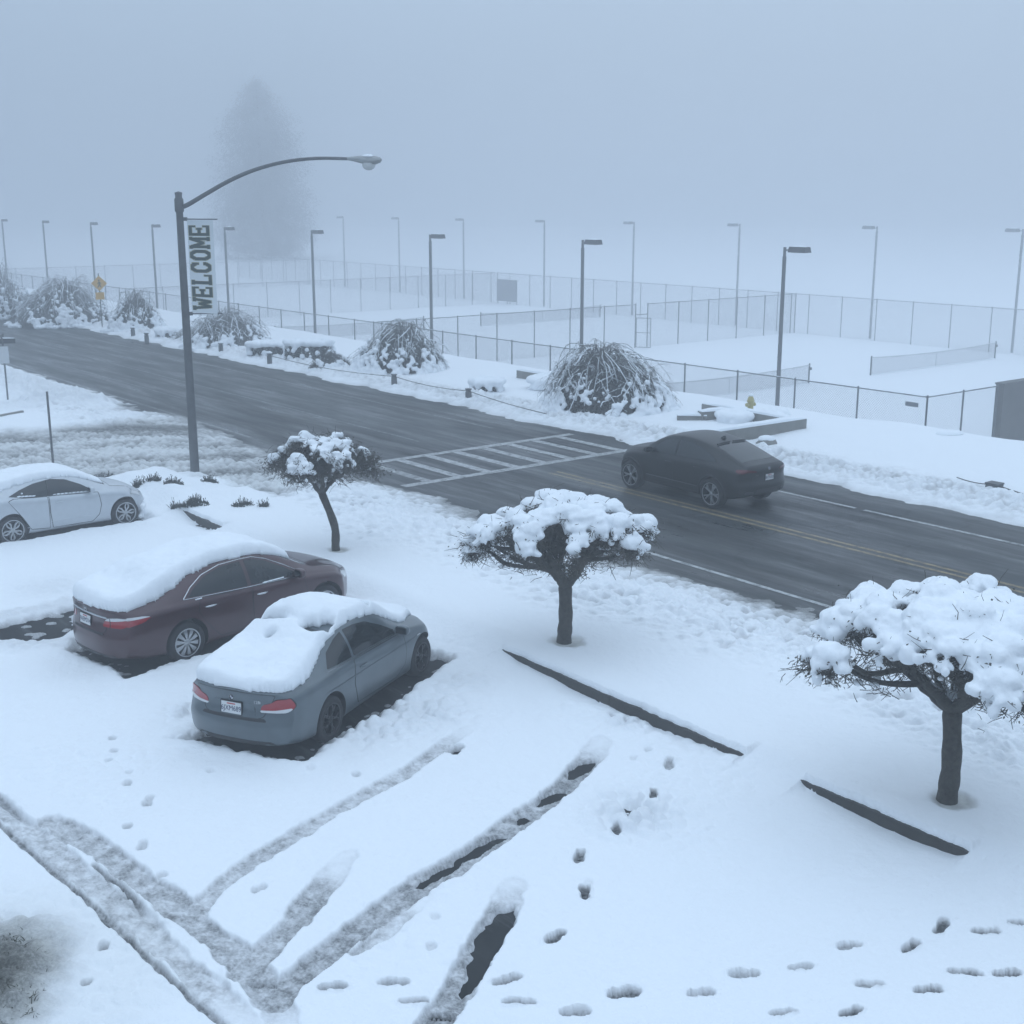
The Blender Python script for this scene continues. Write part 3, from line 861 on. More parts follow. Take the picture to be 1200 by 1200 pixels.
# ------------------------------------------------------------------ courts: fences, nets, lamp posts
def chain_material():
    m = bpy.data.materials.new('chain_link'); m.use_nodes = True
    n, l = m.node_tree.nodes, m.node_tree.links
    b = n["Principled BSDF"]; b.inputs["Base Color"].default_value = (.20, .21, .22, 1); b.inputs["Roughness"].default_value = .6; b.inputs["Metallic"].default_value = .3
    uv = n.new("ShaderNodeUVMap")
    outs = []
    for ang in (45, -45):
        mp = n.new("ShaderNodeMapping"); mp.inputs["Rotation"].default_value = (0, 0, R(ang))
        l.new(uv.outputs[0], mp.inputs["Vector"])
        sp = n.new("ShaderNodeSeparateXYZ"); l.new(mp.outputs[0], sp.inputs[0])
        md = n.new("ShaderNodeMath"); md.operation = 'PINGPONG'; md.inputs[1].default_value = .0375
        l.new(sp.outputs["X"], md.inputs[0])
        lt = n.new("ShaderNodeMath"); lt.operation = 'LESS_THAN'; lt.inputs[1].default_value = .0034
        l.new(md.outputs[0], lt.inputs[0]); outs.append(lt)
    mx = n.new("ShaderNodeMath"); mx.operation = 'MAXIMUM'
    l.new(outs[0].outputs[0], mx.inputs[0]); l.new(outs[1].outputs[0], mx.inputs[1])
    tr = n.new("ShaderNodeBsdfTransparent"); ms = n.new("ShaderNodeMixShader")
    l.new(mx.outputs[0], ms.inputs[0]); l.new(tr.outputs[0], ms.inputs[1]); l.new(b.outputs[0], ms.inputs[2])
    l.new(ms.outputs[0], n["Material Output"].inputs["Surface"])
    return m
M['chain'] = chain_material()
def net_material():
    m = bpy.data.materials.new('net_mesh'); m.use_nodes = True
    n, l = m.node_tree.nodes, m.node_tree.links
    b = n["Principled BSDF"]; b.inputs["Base Color"].default_value = (.06, .065, .075, 1); b.inputs["Roughness"].default_value = .9
    uv = n.new("ShaderNodeUVMap"); sp = n.new("ShaderNodeSeparateXYZ"); l.new(uv.outputs[0], sp.inputs[0])
    outs = []
    for ax in ("X", "Y"):
        md = n.new("ShaderNodeMath"); md.operation = 'PINGPONG'; md.inputs[1].default_value = .024
        l.new(sp.outputs[ax], md.inputs[0])
        lt = n.new("ShaderNodeMath"); lt.operation = 'LESS_THAN'; lt.inputs[1].default_value = .0036
        l.new(md.outputs[0], lt.inputs[0]); outs.append(lt)
    mx = n.new("ShaderNodeMath"); mx.operation = 'MAXIMUM'
    l.new(outs[0].outputs[0], mx.inputs[0]); l.new(outs[1].outputs[0], mx.inputs[1])
    tr = n.new("ShaderNodeBsdfTransparent"); ms = n.new("ShaderNodeMixShader")
    l.new(mx.outputs[0], ms.inputs[0]); l.new(tr.outputs[0], ms.inputs[1]); l.new(b.outputs[0], ms.inputs[2])
    l.new(ms.outputs[0], n["Material Output"].inputs["Surface"])
    return m
M['net'] = net_material()
def uv_sheet(name, p0, p1, h, m, parent, sag=0.0, n=1, z0=0.0):
    """an upright sheet of mesh between two points (local), with uv in metres"""
    p0, p1 = Vector(p0), Vector(p1); L = (p1 - p0).length
    vs, fs, uvs = [], [], []
    for i in range(n + 1):
        k = i / n; p = p0.lerp(p1, k); s = sag * 4 * k * (1 - k)
        vs += [p + Vector((0, 0, z0)), p + Vector((0, 0, h - s))]
        uvs += [(k * L, z0), (k * L, h - s)]
    for i in range(n): fs.append((2 * i, 2 * i + 2, 2 * i + 3, 2 * i + 1))
    me = bpy.data.meshes.new(name); me.from_pydata([tuple(v) for v in vs], [], fs)
    ul = me.uv_layers.new(name='UVMap')
    for lp in me.loops: ul.data[lp.index].uv = uvs[lp.vertex_index]
    return link(name, me, m, parent, False)

FENCE_H = 3.05
def fence(u0, t0, u1, t1, step, label, posts=None, skip=None, z=COURT_Z, h=FENCE_H, pm='galv'):
    a, b = W(u0, t0, z), W(u1, t1, z)
    d = (b - a); L = d.length
    rz = math.atan2(d.y, d.x)
    root = thing('chain_link_fence', a, rz, label, 'fence', 'chain link court fences')
    spans = [(0, L)] if not skip else [(0, skip[0]), (skip[1], L)]
    n = max(1, round(L / step))
    xs = [L * i / n for i in range(n + 1)] if posts is None else posts
    proto = None
    for x in xs:
        if skip and skip[0] + .05 < x < skip[1] - .05: continue
        if proto is None:
            pb = MB(); pb.tube([(0, 0, -.1), (0, 0, h + .02)], .036, 8); pb.ball((0, 0, h + .03), .045, 8, 4)
            proto = pb.build('post', M[pm], root); o = proto
        else:
            o = proto.copy(); COL.objects.link(o); o.parent = root
        o.location = (x, 0, 0)
    for s0, s1 in spans:
        rb = MB(); rb.tube([(s0, 0, h), (s1, 0, h)], .026, 6)
        rb.build('rail', M[pm], root)
        sb = MB()
        # a thread of snow lying on the rail
        nn = max(4, int((s1 - s0) / .2))
        r_ = random.Random(int(u0 * 7 + t0))
        sb.tube([(s0 + (s1 - s0) * i / nn, 0, h + .022) for i in range(nn + 1)], [r_.choice((.004, .006, .012, .022)) for i in range(nn + 1)], 5)
        if sb.v: sb.build('snow_cap', M['snow'], root)
        uv_sheet('chain_link', (s0, .04, 0), (s1, .04, 0), h - .02, M['chain'], root)
    if skip:
        rb = MB(); g0, g1 = skip
        rb.tube([(g0, 0, 2.35), (g1, 0, 2.35)], .026, 6)
        rb.build('gate_lintel', M['galv'], root)
        # the leaf stands open
        gl = MB(); c0 = Vector((g0 + .05, -.05, 0)); w = g1 - g0 - .12
        di = Vector((math.cos(R(-62)), math.sin(R(-62)), 0))
        q = [c0 + Vector((0, 0, .15)), c0 + di * w + Vector((0, 0, .15)), c0 + di * w + Vector((0, 0, 2.15)), c0 + Vector((0, 0, 2.15))]
        for i in range(4): gl.tube([q[i], q[(i + 1) % 4]], .024, 6)
        gl.tube([(q[0] + q[3]) / 2, (q[1] + q[2]) / 2], .02, 6)
        g = gl.build('gate', M['galv'], root)
        uv_sheet('gate_chain_link', q[0], q[1], 2.0, M['chain'], g)
    return root

M['fog_faded'] = mat('fog_faded_metal', (.30, .31, .32), .7, .1, noise=.25, nscale=5)  # paler metal for far fences and posts: fog fading put into the colour
CU = [-26.9, -64.4, -101.8, -139.2]          # ends of the court pairs along the road
TF, TB = 40.5, 78.6
fence(CU[0], TF, -158, TF, 3.05, 'long chain link fence in front of the courts along the snowy far roadside')
fence(-8, TB, -158, TB, 3.05, 'long chain link fence along the far back side of the courts', pm='fog_faded')
gate_at = 21.2
fence(CU[1], TF, CU[1], TB, 3.05, 'chain link cross fence with an open gate, between the nearest courts and the next courts', skip=(gate_at, gate_at + 1.15),
      posts=[3.05 * i for i in range(7)] + [gate_at, gate_at + 1.15] + [gate_at + 1.15 + 3.05 * i for i in range(1, 6)] + [TB - TF])
fence(CU[2], TF, CU[2], TB, 3.05, 'hazy chain link cross fence at the far end of the second courts', pm='fog_faded')
fence(CU[3], TF, CU[3], TB, 3.05, 'faintest chain link cross fence, farthest back in the fog', pm='fog_faded')
fence(CU[0], TF, CU[0], TF + 4.6, 2.3, 'short chain link fence piece running from the corner post to the brown wall')

# sign plate wired to the near fence
sg = MB(); sg.box((0, 0, 0), (.55, .02, .16)); 
o = sg.build('fence_sign', M['panel_dark'], None, False); o.location = W(CU[0] - .6, TF - .06, COURT_Z + 2.72); o.rotation_euler = (0, 0, ROAD_ROT)
tag(o, 'small grey plate fixed high on the near fence beside the corner post', 'sign')

# nets
def net(u, t0, t1, label):
    a, b = W(u, t0, COURT_Z + .06), W(u, t1, COURT_Z + .06)
    d = b - a; L = d.length
    root = thing('tennis_net', a, math.atan2(d.y, d.x), label, 'net', 'tennis nets')
    for x in (0, L):
        pb = MB(); pb.tube([(0, 0, -.1), (0, 0, 1.10)], .045, 8); pb.ball((0, 0, 1.11), .05, 8, 4)
        if x: pb.box((.1, 0, .85), (.10, .12, .14))
        p = pb.build('post', M['dark_metal'], root); p.location = (x, 0, 0)
    uv_sheet('mesh', (0.04, 0, 0), (L - .04, 0, 0), 1.05, M['net'], root, .14, 16, .04)
    tb = MB()
    pts = [(L * k / 16, 0, 1.05 - .14 * 4 * (k / 16) * (1 - k / 16)) for k in range(17)]
    tb.tube(pts, .035, 6)
    tb.build('top_band', M['sign_white'], root)
    st = MB(); st.box((L / 2, 0, .47), (.05, .012, .86)); st.build('centre_strap', M['sign_white'], root, False)
    sb = MB(); sb.tube([(L * k / 16, 0, .02) for k in range(17)], .05, 6); sb.build('snow_cap', M['snow'], root)
net(-45.5, 62.6, 75.6, 'sagging tennis net on the nearest snowy courts, the one nearer the back fence')
net(-45.5, 44.0, 57.0, 'tennis net seen through the near chain link fence beside the hydrant planter')
net(-83.6, 62.8, 75.8, 'hazy tennis net on the second courts, behind the cross fence with the gate')
net(-83.6, 44.2, 57.2, 'hazy tennis net on the second courts, nearer the roadside fence')

# practice board on the back fence
b_ = MB(); b_.box((0, 0, 1.35), (3.1, .06, 2.1))
for x in (-1.5, 0, 1.5): b_.tube([(x, .07, 0), (x, .07, 2.42)], .04, 6)
o = b_.build('practice_board', mat('panel_fog_faded', (.22, .23, .245), .8, noise=.1), None, False)  # board colour lightened towards the fog, as distance haze
p = at(616, 356, COURT_Z); uu_, tt_ = ut(p)
o.location = W(uu_, TB - .12, COURT_Z + .05); o.rotation_euler = (0, 0, ROAD_ROT)
tag(o, 'dark practice board hung on the back fence deep in the fog', 'board')

# tall lamp posts of the courts
def lamp_post(u, t, h, label, flip=1, group='court lamp posts', pm='pole_grey', hm='dark_metal'):
    root = thing('court_lamp', W(u, t, COURT_Z), ROAD_ROT, label, 'lamp post', group)
    pb = MB(); pb.tube([(0, 0, -.1), (0, 0, h * .5), (0, 0, h - .35)], [.092, .086, .080], 10)
    pb.tube([(0, 0, h - .36), (0, 0, h + .02)], [.062, .062], 10)
    pb.build('pole', M[pm], root)
    ab = MB(); ab.tube([(0, 0, h - .10), (flip * .34, 0, h - .08)], .035, 6); ab.build('arm', M[pm], root)
    hb = MB()
    # shoebox head, slightly tapered
    x0, x1 = .30, 1.18
    vs = [(x0, -.19, h - .17), (x1, -.21, h - .17), (x1, .21, h - .17), (x0, .19, h - .17), (x0 + .04, -.16, h + .05), (x1 - .03, -.17, h + .05), (x1 - .03, .17, h + .05), (x0 + .04, .16, h + .05)]
    vs = [(v[0] * flip, v[1], v[2]) for v in vs]
    fs = [(3, 2, 1, 0), (4, 5, 6, 7), (0, 1, 5, 4), (1, 2, 6, 5), (2, 3, 7, 6), (3, 0, 4, 7)]
    if flip < 0: fs = [f[::-1] for f in fs]
    hb.add(vs, fs)
    hd = hb.build('lamp_head', M[hm], root, False)
    lb = MB(); lb.box((flip * .76, 0, h - .178), (.62, .28, .014)); lb.build('lens', M['lamp_glass'], hd, False)
    sb = MB(); n1, n2 = 12, 6
    for i in range(n1):
        pass
    sb.ball((flip * .74, 0, h + .052), (.36, .14, .045), 12, 6); sb.build('snow_cap', M['snow'], hd)
    return root
NEAR_T = 41.3
rows = [((912, 287, 920), 'grey court lamp post rising behind the dark car, nearest of the front row'),
        ((682, 280, 683), 'grey court lamp post rising behind the big weeping shrub'),
        ((505, 272, 504), 'grey court lamp post rising beside the round weeping shrub'),
        ((366, 268, 365), 'grey court lamp post behind the clipped hedges, midway between banner and round weeping shrub'),
        ((263, 265, 263), 'pale court lamp post just right of the WELCOME banner'),
        ((178, 262, 178), 'pale court lamp post just left of the street lamp pole'),
        ((106, 260, 106), 'faint court lamp post behind the yellow warning sign, seventh in the front row'),
        ((50, 258, 50), 'faint court lamp post above the far hedge, eighth in the front row'),
        ((2, 256, 2), 'faintest court lamp post at the left edge of the photo')]
for (xb, yt, xt), lab in rows:
    # where the row crosses the line of sight of the pole's head
    r = (xt - 600) / 1500.0; v = (yt - 600) / 1500.0
    f = math.cos(PITCH) - v * math.sin(PITCH); d = math.sin(PITCH) + v * math.cos(PITCH)
    k = NEAR_T / (r * TX + f * TY)
    z = CAM_H - d * k
    u_, _ = ut(Vector((r * k, f * k, 0)))
    lamp_post(u_, NEAR_T, 8.15, lab)
back = [(1028, 265, 'pale court lamp post at the back fence, just right of the nearest dark lamp post'),
        (867, 263, 'pale court lamp post at the back fence, just left of the nearest dark lamp post'),
        (743, 262, 'faint court lamp post third along the back row from the right'),
        (638, 260, 'faint court lamp post behind the practice board, fourth in the back row'),
        (543, 257, 'very faint court lamp post fifth in the back row'),
        (467, 255, 'very faint court lamp post sixth in the back row'),
        (402, 254, 'faintest court lamp post of the back row beside the tall dark tree'),
        (1199, 268, 'pale court lamp post cut off by the right edge of the photo')]
for xt, yt, lab in back:
    r = (xt - 600) / 1500.0; v = (yt - 600) / 1500.0
    f = math.cos(PITCH) - v * math.sin(PITCH)
    k = (TB + 1.0) / (r * TX + f * TY)
    u_, _ = ut(Vector((r * k, f * k, 0)))
    lamp_post(u_, TB + 1.0, 8.15, lab, flip=-1, pm='fog_faded', hm='fog_faded')

# the brown wall where the right fence ends
root = thing('wall', W(CU[0], TF + 4.75, COURT_Z), math.atan2(TY, TX), 'plain brown grey wall where the short fence ends at the right edge', 'wall')
bw2 = MB(); bw2.box((3.2, 0, 1.5), (6.4, .35, 3.2)); bw2.build('wall_panel', M['brown_wall'], root, False)
cp = MB(); cp.box((3.2, 0, 3.13), (6.46, .41, .06)); cp.build('coping', M['brown_wall'], root, False)
# ------------------------------------------------------------------ cars
def text_mesh(body, size, depth=.002):
    cu = bpy.data.curves.new('lettering', 'FONT'); cu.body = body; cu.size = size
    cu.align_x = 'CENTER'; cu.align_y = 'CENTER'; cu.extrude = depth
    o = bpy.data.objects.new('lettering', cu); COL.objects.link(o)
    dg = bpy.context.evaluated_depsgraph_get(); dg.update()
    me = bpy.data.meshes.new_from_object(o.evaluated_get(dg))
    bpy.data.objects.remove(o); bpy.data.curves.remove(cu)
    return me

class Car:
    def __init__(s, P):
        s.P = P
        L = P['L']; s.off = P['roh'] + P['wb'] / 2       # car x = profile x - off
        s.top = pchip(*zip(*P['top'])); s.belt = pchip(*zip(*P['belt'])); s.wid = pchip(*zip(*P['wid']))
        s.rail = pchip(*zip(*P['rail'])); s.bot = pchip(*zip(*P['bot']))
        s.make_body()
    def section(s, x):
        P = s.P
        w, zb, zs, zt, wr = s.wid(x), s.bot(x), s.belt(x), s.top(x), s.rail(x)
        gh = max(zt - zs, .03); drop = min(.085, .42 * gh)
        zr = zt - drop
        pts = [(0, zb), (.5 * w, zb), (.84 * w, zb + .005), (.935 * w, zb + .03), (.968 * w, zb + .09), (.985 * w, zb + .20),
               (1.0 * w, zb + .45 * (zs - zb)), (1.0 * w, zb + .62 * (zs - zb)), (.992 * w, zs - .13), (.985 * w, zs - .075), (.962 * w, zs - .03), (.935 * w, zs - .004)]
        wb_, zb_ = .912 * w, zs + .06 * gh
        for k in (0, .2, .45, .72, 1.0):
            bul = .022 * math.sin(math.pi * k) * min(1, gh / .4)
            pts.append((wb_ + (wr - wb_) * k + bul, zb_ + (zr - zb_) * k))
        pts += [(wr * .955, zr + drop * .42), (wr * .86, zr + drop * .68), (wr * .62, zr + drop * .90), (wr * .32, zr + drop * .98), (0, zt)]
        return pts
    def deform(s, x, y, z, w):
        P = s.P; L = P['L']; xr, xf = P.get('rzone', .75), P.get('fzone', .85)
        a = min(1, abs(y) / max(w, .1))
        dx = 0
        if x < xr:
            k = (1 - x / xr) ** 1.5
            dx += k * (P['rz'](z) + P.get('rround', .17) * a ** 3.2)
        if x > L - xf:
            k = ((x - (L - xf)) / xf) ** 1.5
            dx -= k * (P['fz'](z) + P.get('fround', .34) * a ** 2.6)
        e = P.get('ext', 0)
        if x < .9: dx -= e * (1 - x / .9)
        return x + dx - s.off
    def unx(s, X):
        """profile x of a place along the finished car"""
        e = s.P.get('ext', 0); xp = X + s.off
        return np.where(xp < .9, (xp + e) / (1 + e / .9), xp)
    def make_body(s):
        P = s.P; L = P['L']
        xs = sorted(set([0, .03, .10, .2] + list(np.round(np.arange(.34, L - .3, .155), 3)) + [L - .2, L - .10, L - .03, L] + P.get('xs', [])))
        mb = MB(); secs = []
        for x in xs:
            pts = s.section(x); w = s.wid(x)
            row = [(s.deform(x, y, z, w), y, z) for y, z in pts] + [(s.deform(x, y, z, w), -y, z) for y, z in pts[-2:0:-1]]
            secs.append(row)
        n = len(secs[0]); h = (n + 2) // 2         # h points on the right half incl. both centre ones
        verts = [p for r in secs for p in r]; faces = []
        for i in range(len(secs) - 1):
            for k in range(n):
                k2 = (k + 1) % n
                faces.append((i * n + k, (i + 1) * n + k, (i + 1) * n + k2, i * n + k2))
        mb.add(verts, faces)
        # end caps as grids
        for end, i in (('r', 0), ('f', len(secs) - 1)):
            x = xs[i]; pts = s.section(x); w = s.wid(x); K = 10
            grid = []
            for j in range(1, h - 1):
                row = [i * n + j]
                for q in range(1, K):
                    y = pts[j][0] * (1 - 2 * q / K); z = pts[j][1]
                    # follow the crown of the top
                    mb.v.append((s.deform(x, y, z, w), y, z)); row.append(len(mb.v) - 1)
                row.append(i * n + (n - j)); grid.append(row)
            for j in range(len(grid) - 1):
                for q in range(K):
                    f = (grid[j][q], grid[j + 1][q], grid[j + 1][q + 1], grid[j][q + 1])
                    mb.f.append(f if end == 'f' else f[::-1]); mb.m.append(0)
            bot, tp = i * n, i * n + h - 1
            lo, hi = grid[0], grid[-1]
            for q in range(K):
                pass
            f = tuple([bot] + lo[::1]); mb.f.append(f if end == 'f' else f[::-1]); mb.m.append(0)
            f = tuple([tp] + hi[::-1]); mb.f.append(f if end == 'f' else f[::-1]); mb.m.append(0)
        me = mb.mesh('shell')
        bm = bmesh.new(); bm.from_mesh(me)
        bmesh.ops.recalc_face_normals(bm, faces=bm.faces)
        print('volume', P['L'], bm.calc_volume(signed=True), len([e for e in bm.edges if not e.is_manifold]))
        if bm.calc_volume(signed=True) < 0: bmesh.ops.reverse_faces(bm, faces=bm.faces)
        bm.to_mesh(me); bm.free()
        me = eval_mesh(me, [('SUBSURF', dict(levels=2, render_levels=2))])
        bm = bmesh.new(); bm.from_mesh(me); bmesh.ops.triangulate(bm, faces=bm.faces)
        s.bvh = BVHTree.FromBMesh(bm); bm.free()
        s.shell = me
    # rays on the untrimmed shell
    def hit(s, axis, a, b):
        if axis == 'L': o, d = Vector((a, 3, b)), Vector((0, -1, 0))
        elif axis == 'R': o, d = Vector((a, -3, b)), Vector((0, 1, 0))
        elif axis == 'top': o, d = Vector((a, b, 4)), Vector((0, 0, -1))
        elif axis == 'rear': o, d = Vector((-6, a, b)), Vector((1, 0, 0))
        else: o, d = Vector((6, a, b)), Vector((-1, 0, 0))
        loc, nor, _, dist = s.bvh.ray_cast(o, d)
        if loc is None:
            loc, nor, _, dist = s.bvh.find_nearest(o + d * 3 if axis in 'LR' else o + d * 4)
        if nor.dot(d) > 0: nor = -nor
        return loc, nor
    def outline(s, pts, rounds=2, dense=.05):
        p = [Vector((a, b)) for a, b in pts]
        # insert points so that only the corners get rounded
        q = []
        for i in range(len(p)):
            a, b = p[i], p[(i + 1) % len(p)]; L = (b - a).length
            q.append(a)
            if L > .14:
                q.append(a.lerp(b, .05 / L)); q.append(a.lerp(b, 1 - .05 / L))
        for _ in range(rounds):
            r = []
            for i in range(len(q)):
                a, b = q[i], q[(i + 1) % len(q)]
                r += [a.lerp(b, .25), a.lerp(b, .75)]
            q = r
        out = []
        for i in range(len(q)):
            a, b = q[i], q[(i + 1) % len(q)]; L = (b - a).length
            k = max(1, int(L / dense))
            for j in range(k): out.append(a.lerp(b, j / k))
        return out
    def panel(s, name, axis, pts, m, parent, off=.004, rings=5, rounds=2, centre=None, seam=None, seam_w=.012, trim_side=True):
        ol = s.outline(pts, rounds)
        c = Vector(centre) if centre else sum(ol, Vector((0, 0))) / len(ol)
        mb = MB(); n = len(ol)
        def pt(p, o):
            loc, nor = s.hit(axis, p.x, p.y); return loc + nor * o
        rows = []
        for k in range(rings, 0, -1):
            rows.append([pt(c.lerp(p, k / rings), off) for p in ol])
        base = [pt(p, -.012) for p in ol]
        verts = base + [v for r in rows for v in r] + [pt(c, off)]
        fs = []
        R_ = len(rows) + 1
        for i in range(R_ - 1):
            for k in range(n):
                k2 = (k + 1) % n
                fs.append((i * n + k, i * n + k2, (i + 1) * n + k2, (i + 1) * n + k))
        ci = len(verts) - 1
        for k in range(n): fs.append(((R_ - 1) * n + k, (R_ - 1) * n + (k + 1) % n, ci))
        mb.add(verts, fs)
        mats = [m]
        if seam is not None:
            mats.append(seam)
            out = [c.lerp(p, 1 + seam_w / max((p - c).length, .05)) for p in ol]
            inn = [c.lerp(p, 1 - .25 * seam_w / max((p - c).length, .05)) for p in ol]
            zo = off + .0015 if seam is M['chrome'] else .0022
            zi = off + .0022 if seam is M['chrome'] else .0022
            v2 = [pt(p, -.006) for p in out] + [pt(p, zo) for p in out] + [pt(p, zi) for p in inn]
            f2 = []
            for i in range(2):
                for k in range(n):
                    k2 = (k + 1) % n
                    f2.append((i * n + k, i * n + k2, (i + 1) * n + k2, (i + 1) * n + k))
            mb.add(v2, f2, 1)
        me = mb.mesh(name)
        bm = bmesh.new(); bm.from_mesh(me); bmesh.ops.recalc_face_normals(bm, faces=bm.faces)
        # make sure the skin faces outwards
        tot = Vector()
        for f in bm.faces: tot += f.normal * f.calc_area()
        want = {'L': Vector((0, 1, 0)), 'R': Vector((0, -1, 0)), 'top': Vector((0, 0, 1)), 'rear': Vector((-1, 0, 0)), 'front': Vector((1, 0, 0))}[axis]
        if tot.dot(want) < 0: bmesh.ops.reverse_faces(bm, faces=bm.faces)
        bm.to_mesh(me); bm.free()
        return link(name, me, mats, parent, True, 40)

def make_wheel(P, rim_style):
    r = P['tyre']; w = P.get('tyre_w', .215)
    tb = MB()
    rr = r * P.get('rim_ratio', .70)
    tb.lathe([(rr, -w / 2 + .012), (rr + .015, -w / 2), (r - .03, -w / 2), (r - .008, -w / 2 + .018), (r, -w / 2 + .045), (r, w / 2 - .045), (r - .008, w / 2 - .018), (r - .03, w / 2), (rr + .015, w / 2), (rr, w / 2 - .012), (rr - .012, w / 2 - .05), (rr - .012, -w / 2 + .05), (rr, -w / 2 + .012)], n=40, axis='y')
    rb = MB()
    # dish behind the spokes
    rb.lathe([(rr - .002, w / 2 - .004), (rr + .008, w / 2 + .003), (rr - .012, w / 2 + .002)], n=40, axis='y', mi=0)
    rb.lathe([(rr - .0125, w / 2 + .0015), (rr - .024, w / 2 - .03), (rr - .026, -w / 2 + .08)], n=40, axis='y', mi=1)
    rb.lathe([(.0001, -.01), (rr - .02, -.01)], n=30, axis='y', mi=1)
    rb.lathe([(.055, 0), (.055, w / 2 - .022), (.035, w / 2 - .008), (.0001, w / 2 - .006)], n=16, axis='y', mi=0)
    n, kind = rim_style
    yo = w / 2 - .016
    def spoke(a0, a1, w0, w1, r0=.04, r1=rr - .010, bend=0):
        ks = 4; vs = []; fs = []
        for i in range(ks + 1):
            k = i / ks; rad_ = r0 + (r1 - r0) * k; an = a0 + (a1 - a0) * k + bend * math.sin(math.pi * k); ww = w0 + (w1 - w0) * k
            c, q = math.cos(an), math.sin(an)
            for sx, y in ((-1, yo - .045), (-1, yo - .004 + .012 * math.sin(math.pi * k)), (1, yo - .004 + .012 * math.sin(math.pi * k)), (1, yo - .045)):
                vs.append((rad_ * c - sx * ww / 2 * q, y, rad_ * q + sx * ww / 2 * c))
        for i in range(ks):
            for j in range(3):
                fs.append((i * 4 + j, i * 4 + j + 1, i * 4 + 5 + j, i * 4 + 4 + j))
        rb.add(vs, fs, 0)
    for k in range(n):
        a = 2 * math.pi * k / n + .3
        if kind == 'double':
            spoke(a, a + .20, .024, .030); spoke(a, a - .20, .024, .030)
        elif kind == 'flare':
            spoke(a, a, .020, .078)
        elif kind == 'leaf':
            spoke(a + .02, a + .03, .030, .034, bend=.26); spoke(a - .02, a - .03, .030, .034, bend=-.26)
        elif kind == 'y':
            spoke(a, a, .034, .030, r1=rr * .5); spoke(a, a + .26, .026, .030, r0=rr * .42); spoke(a, a - .26, .026, .030, r0=rr * .42)
    return tb.mesh('tyre'), rb.mesh('rim')

def finish_car(car, root, paint, rim_mat, rim_style):
    """trim the wheel arches out of the shell, fit body and wheels"""
    P = car.P
    area0 = sum(p.area for p in car.shell.polygons)
    for jit, solver in ((0, 'EXACT'), (.0037, 'EXACT'), (0, 'MANIFOLD'), (.0041, 'MANIFOLD'), (0, 'FLOAT')):
        cut = MB(); ra = P['tyre'] + P.get('arch_gap', .055) + jit
        for ax in (-P['wb'] / 2, P['wb'] / 2):
            for sy in (-1, 1):
                y0, y1 = P['W'] / 2 - .33, P['W'] / 2 + .12
                prof = [(.0001, sy * y0), (ra, sy * y0), (ra, sy * y1), (.0001, sy * y1)]
                n = 40; vs, fs = [], []
                for y in (sy * y0, sy * y1):
                    for k in range(n):
                        th = 2 * math.pi * k / n
                        vs.append((ax + ra * math.cos(th), y, P['tyre'] + .015 + ra * math.sin(th)))
                for k in range(n): fs.append((k, (k + 1) % n, n + (k + 1) % n, n + k))
                fs.append(tuple(range(n))[::-1]); fs.append(tuple(range(n, 2 * n)))
                cut.add(vs, fs)
        cme = cut.mesh('cut')
        bm = bmesh.new(); bm.from_mesh(cme); bmesh.ops.recalc_face_normals(bm, faces=bm.faces); bm.to_mesh(cme); bm.free()
        cme.materials.append(paint); cme.materials.append(M['black'])
        cme.polygons.foreach_set('material_index', [1] * len(cme.polygons))
        co = bpy.data.objects.new('cut', cme); COL.objects.link(co)
        car.shell.materials.clear(); car.shell.materials.append(paint); car.shell.materials.append(M['black'])
        car.shell.polygons.foreach_set('material_index', [0] * len(car.shell.polygons))
        me = eval_mesh(car.shell, [('BOOLEAN', dict(object=co, operation='DIFFERENCE', solver=solver, use_self=False, material_mode='TRANSFER'))])
        bpy.data.objects.remove(co)
        paint_area = sum(p.area for p in me.polygons if p.material_index == 0)
        ok = .80 * area0 < paint_area < 1.02 * area0
        print('arch cut', P['L'], round(paint_area / area0, 3), ok)
        if ok: break
    # dark sill and underside
    cc = np.empty(len(me.polygons) * 3); me.polygons.foreach_get('center', cc); cc = cc.reshape(-1, 3)
    mi = np.empty(len(me.polygons), int); me.polygons.foreach_get('material_index', mi)
    mi[cc[:, 2] < P.get('dark_below', .2)] = 1
    me.polygons.foreach_set('material_index', mi)
    body = link('body', me, [paint, M['plastic']], root, True, 32)
    tm, rm = make_wheel(P, rim_style)
    first = None
    for ax in (-P['wb'] / 2, P['wb'] / 2):
        for sy in (1, -1):
            if first is None:
                w = link('wheel', tm, M['rubber'], root, True, 40)
                rmo = link('rim', rm, [rim_mat, M['black']], w, True, 40); first = (w, rmo)
            else:
                w = first[0].copy(); COL.objects.link(w); w.parent = root
                q = first[1].copy(); COL.objects.link(q); q.parent = w
            w.location = (ax, sy * (P['W'] / 2 - P.get('inset', .125)), P['tyre'])
            w.rotation_euler = (0, random.Random(ax * 3 + sy).random() * 2, 0 if sy > 0 else math.pi)
    return body

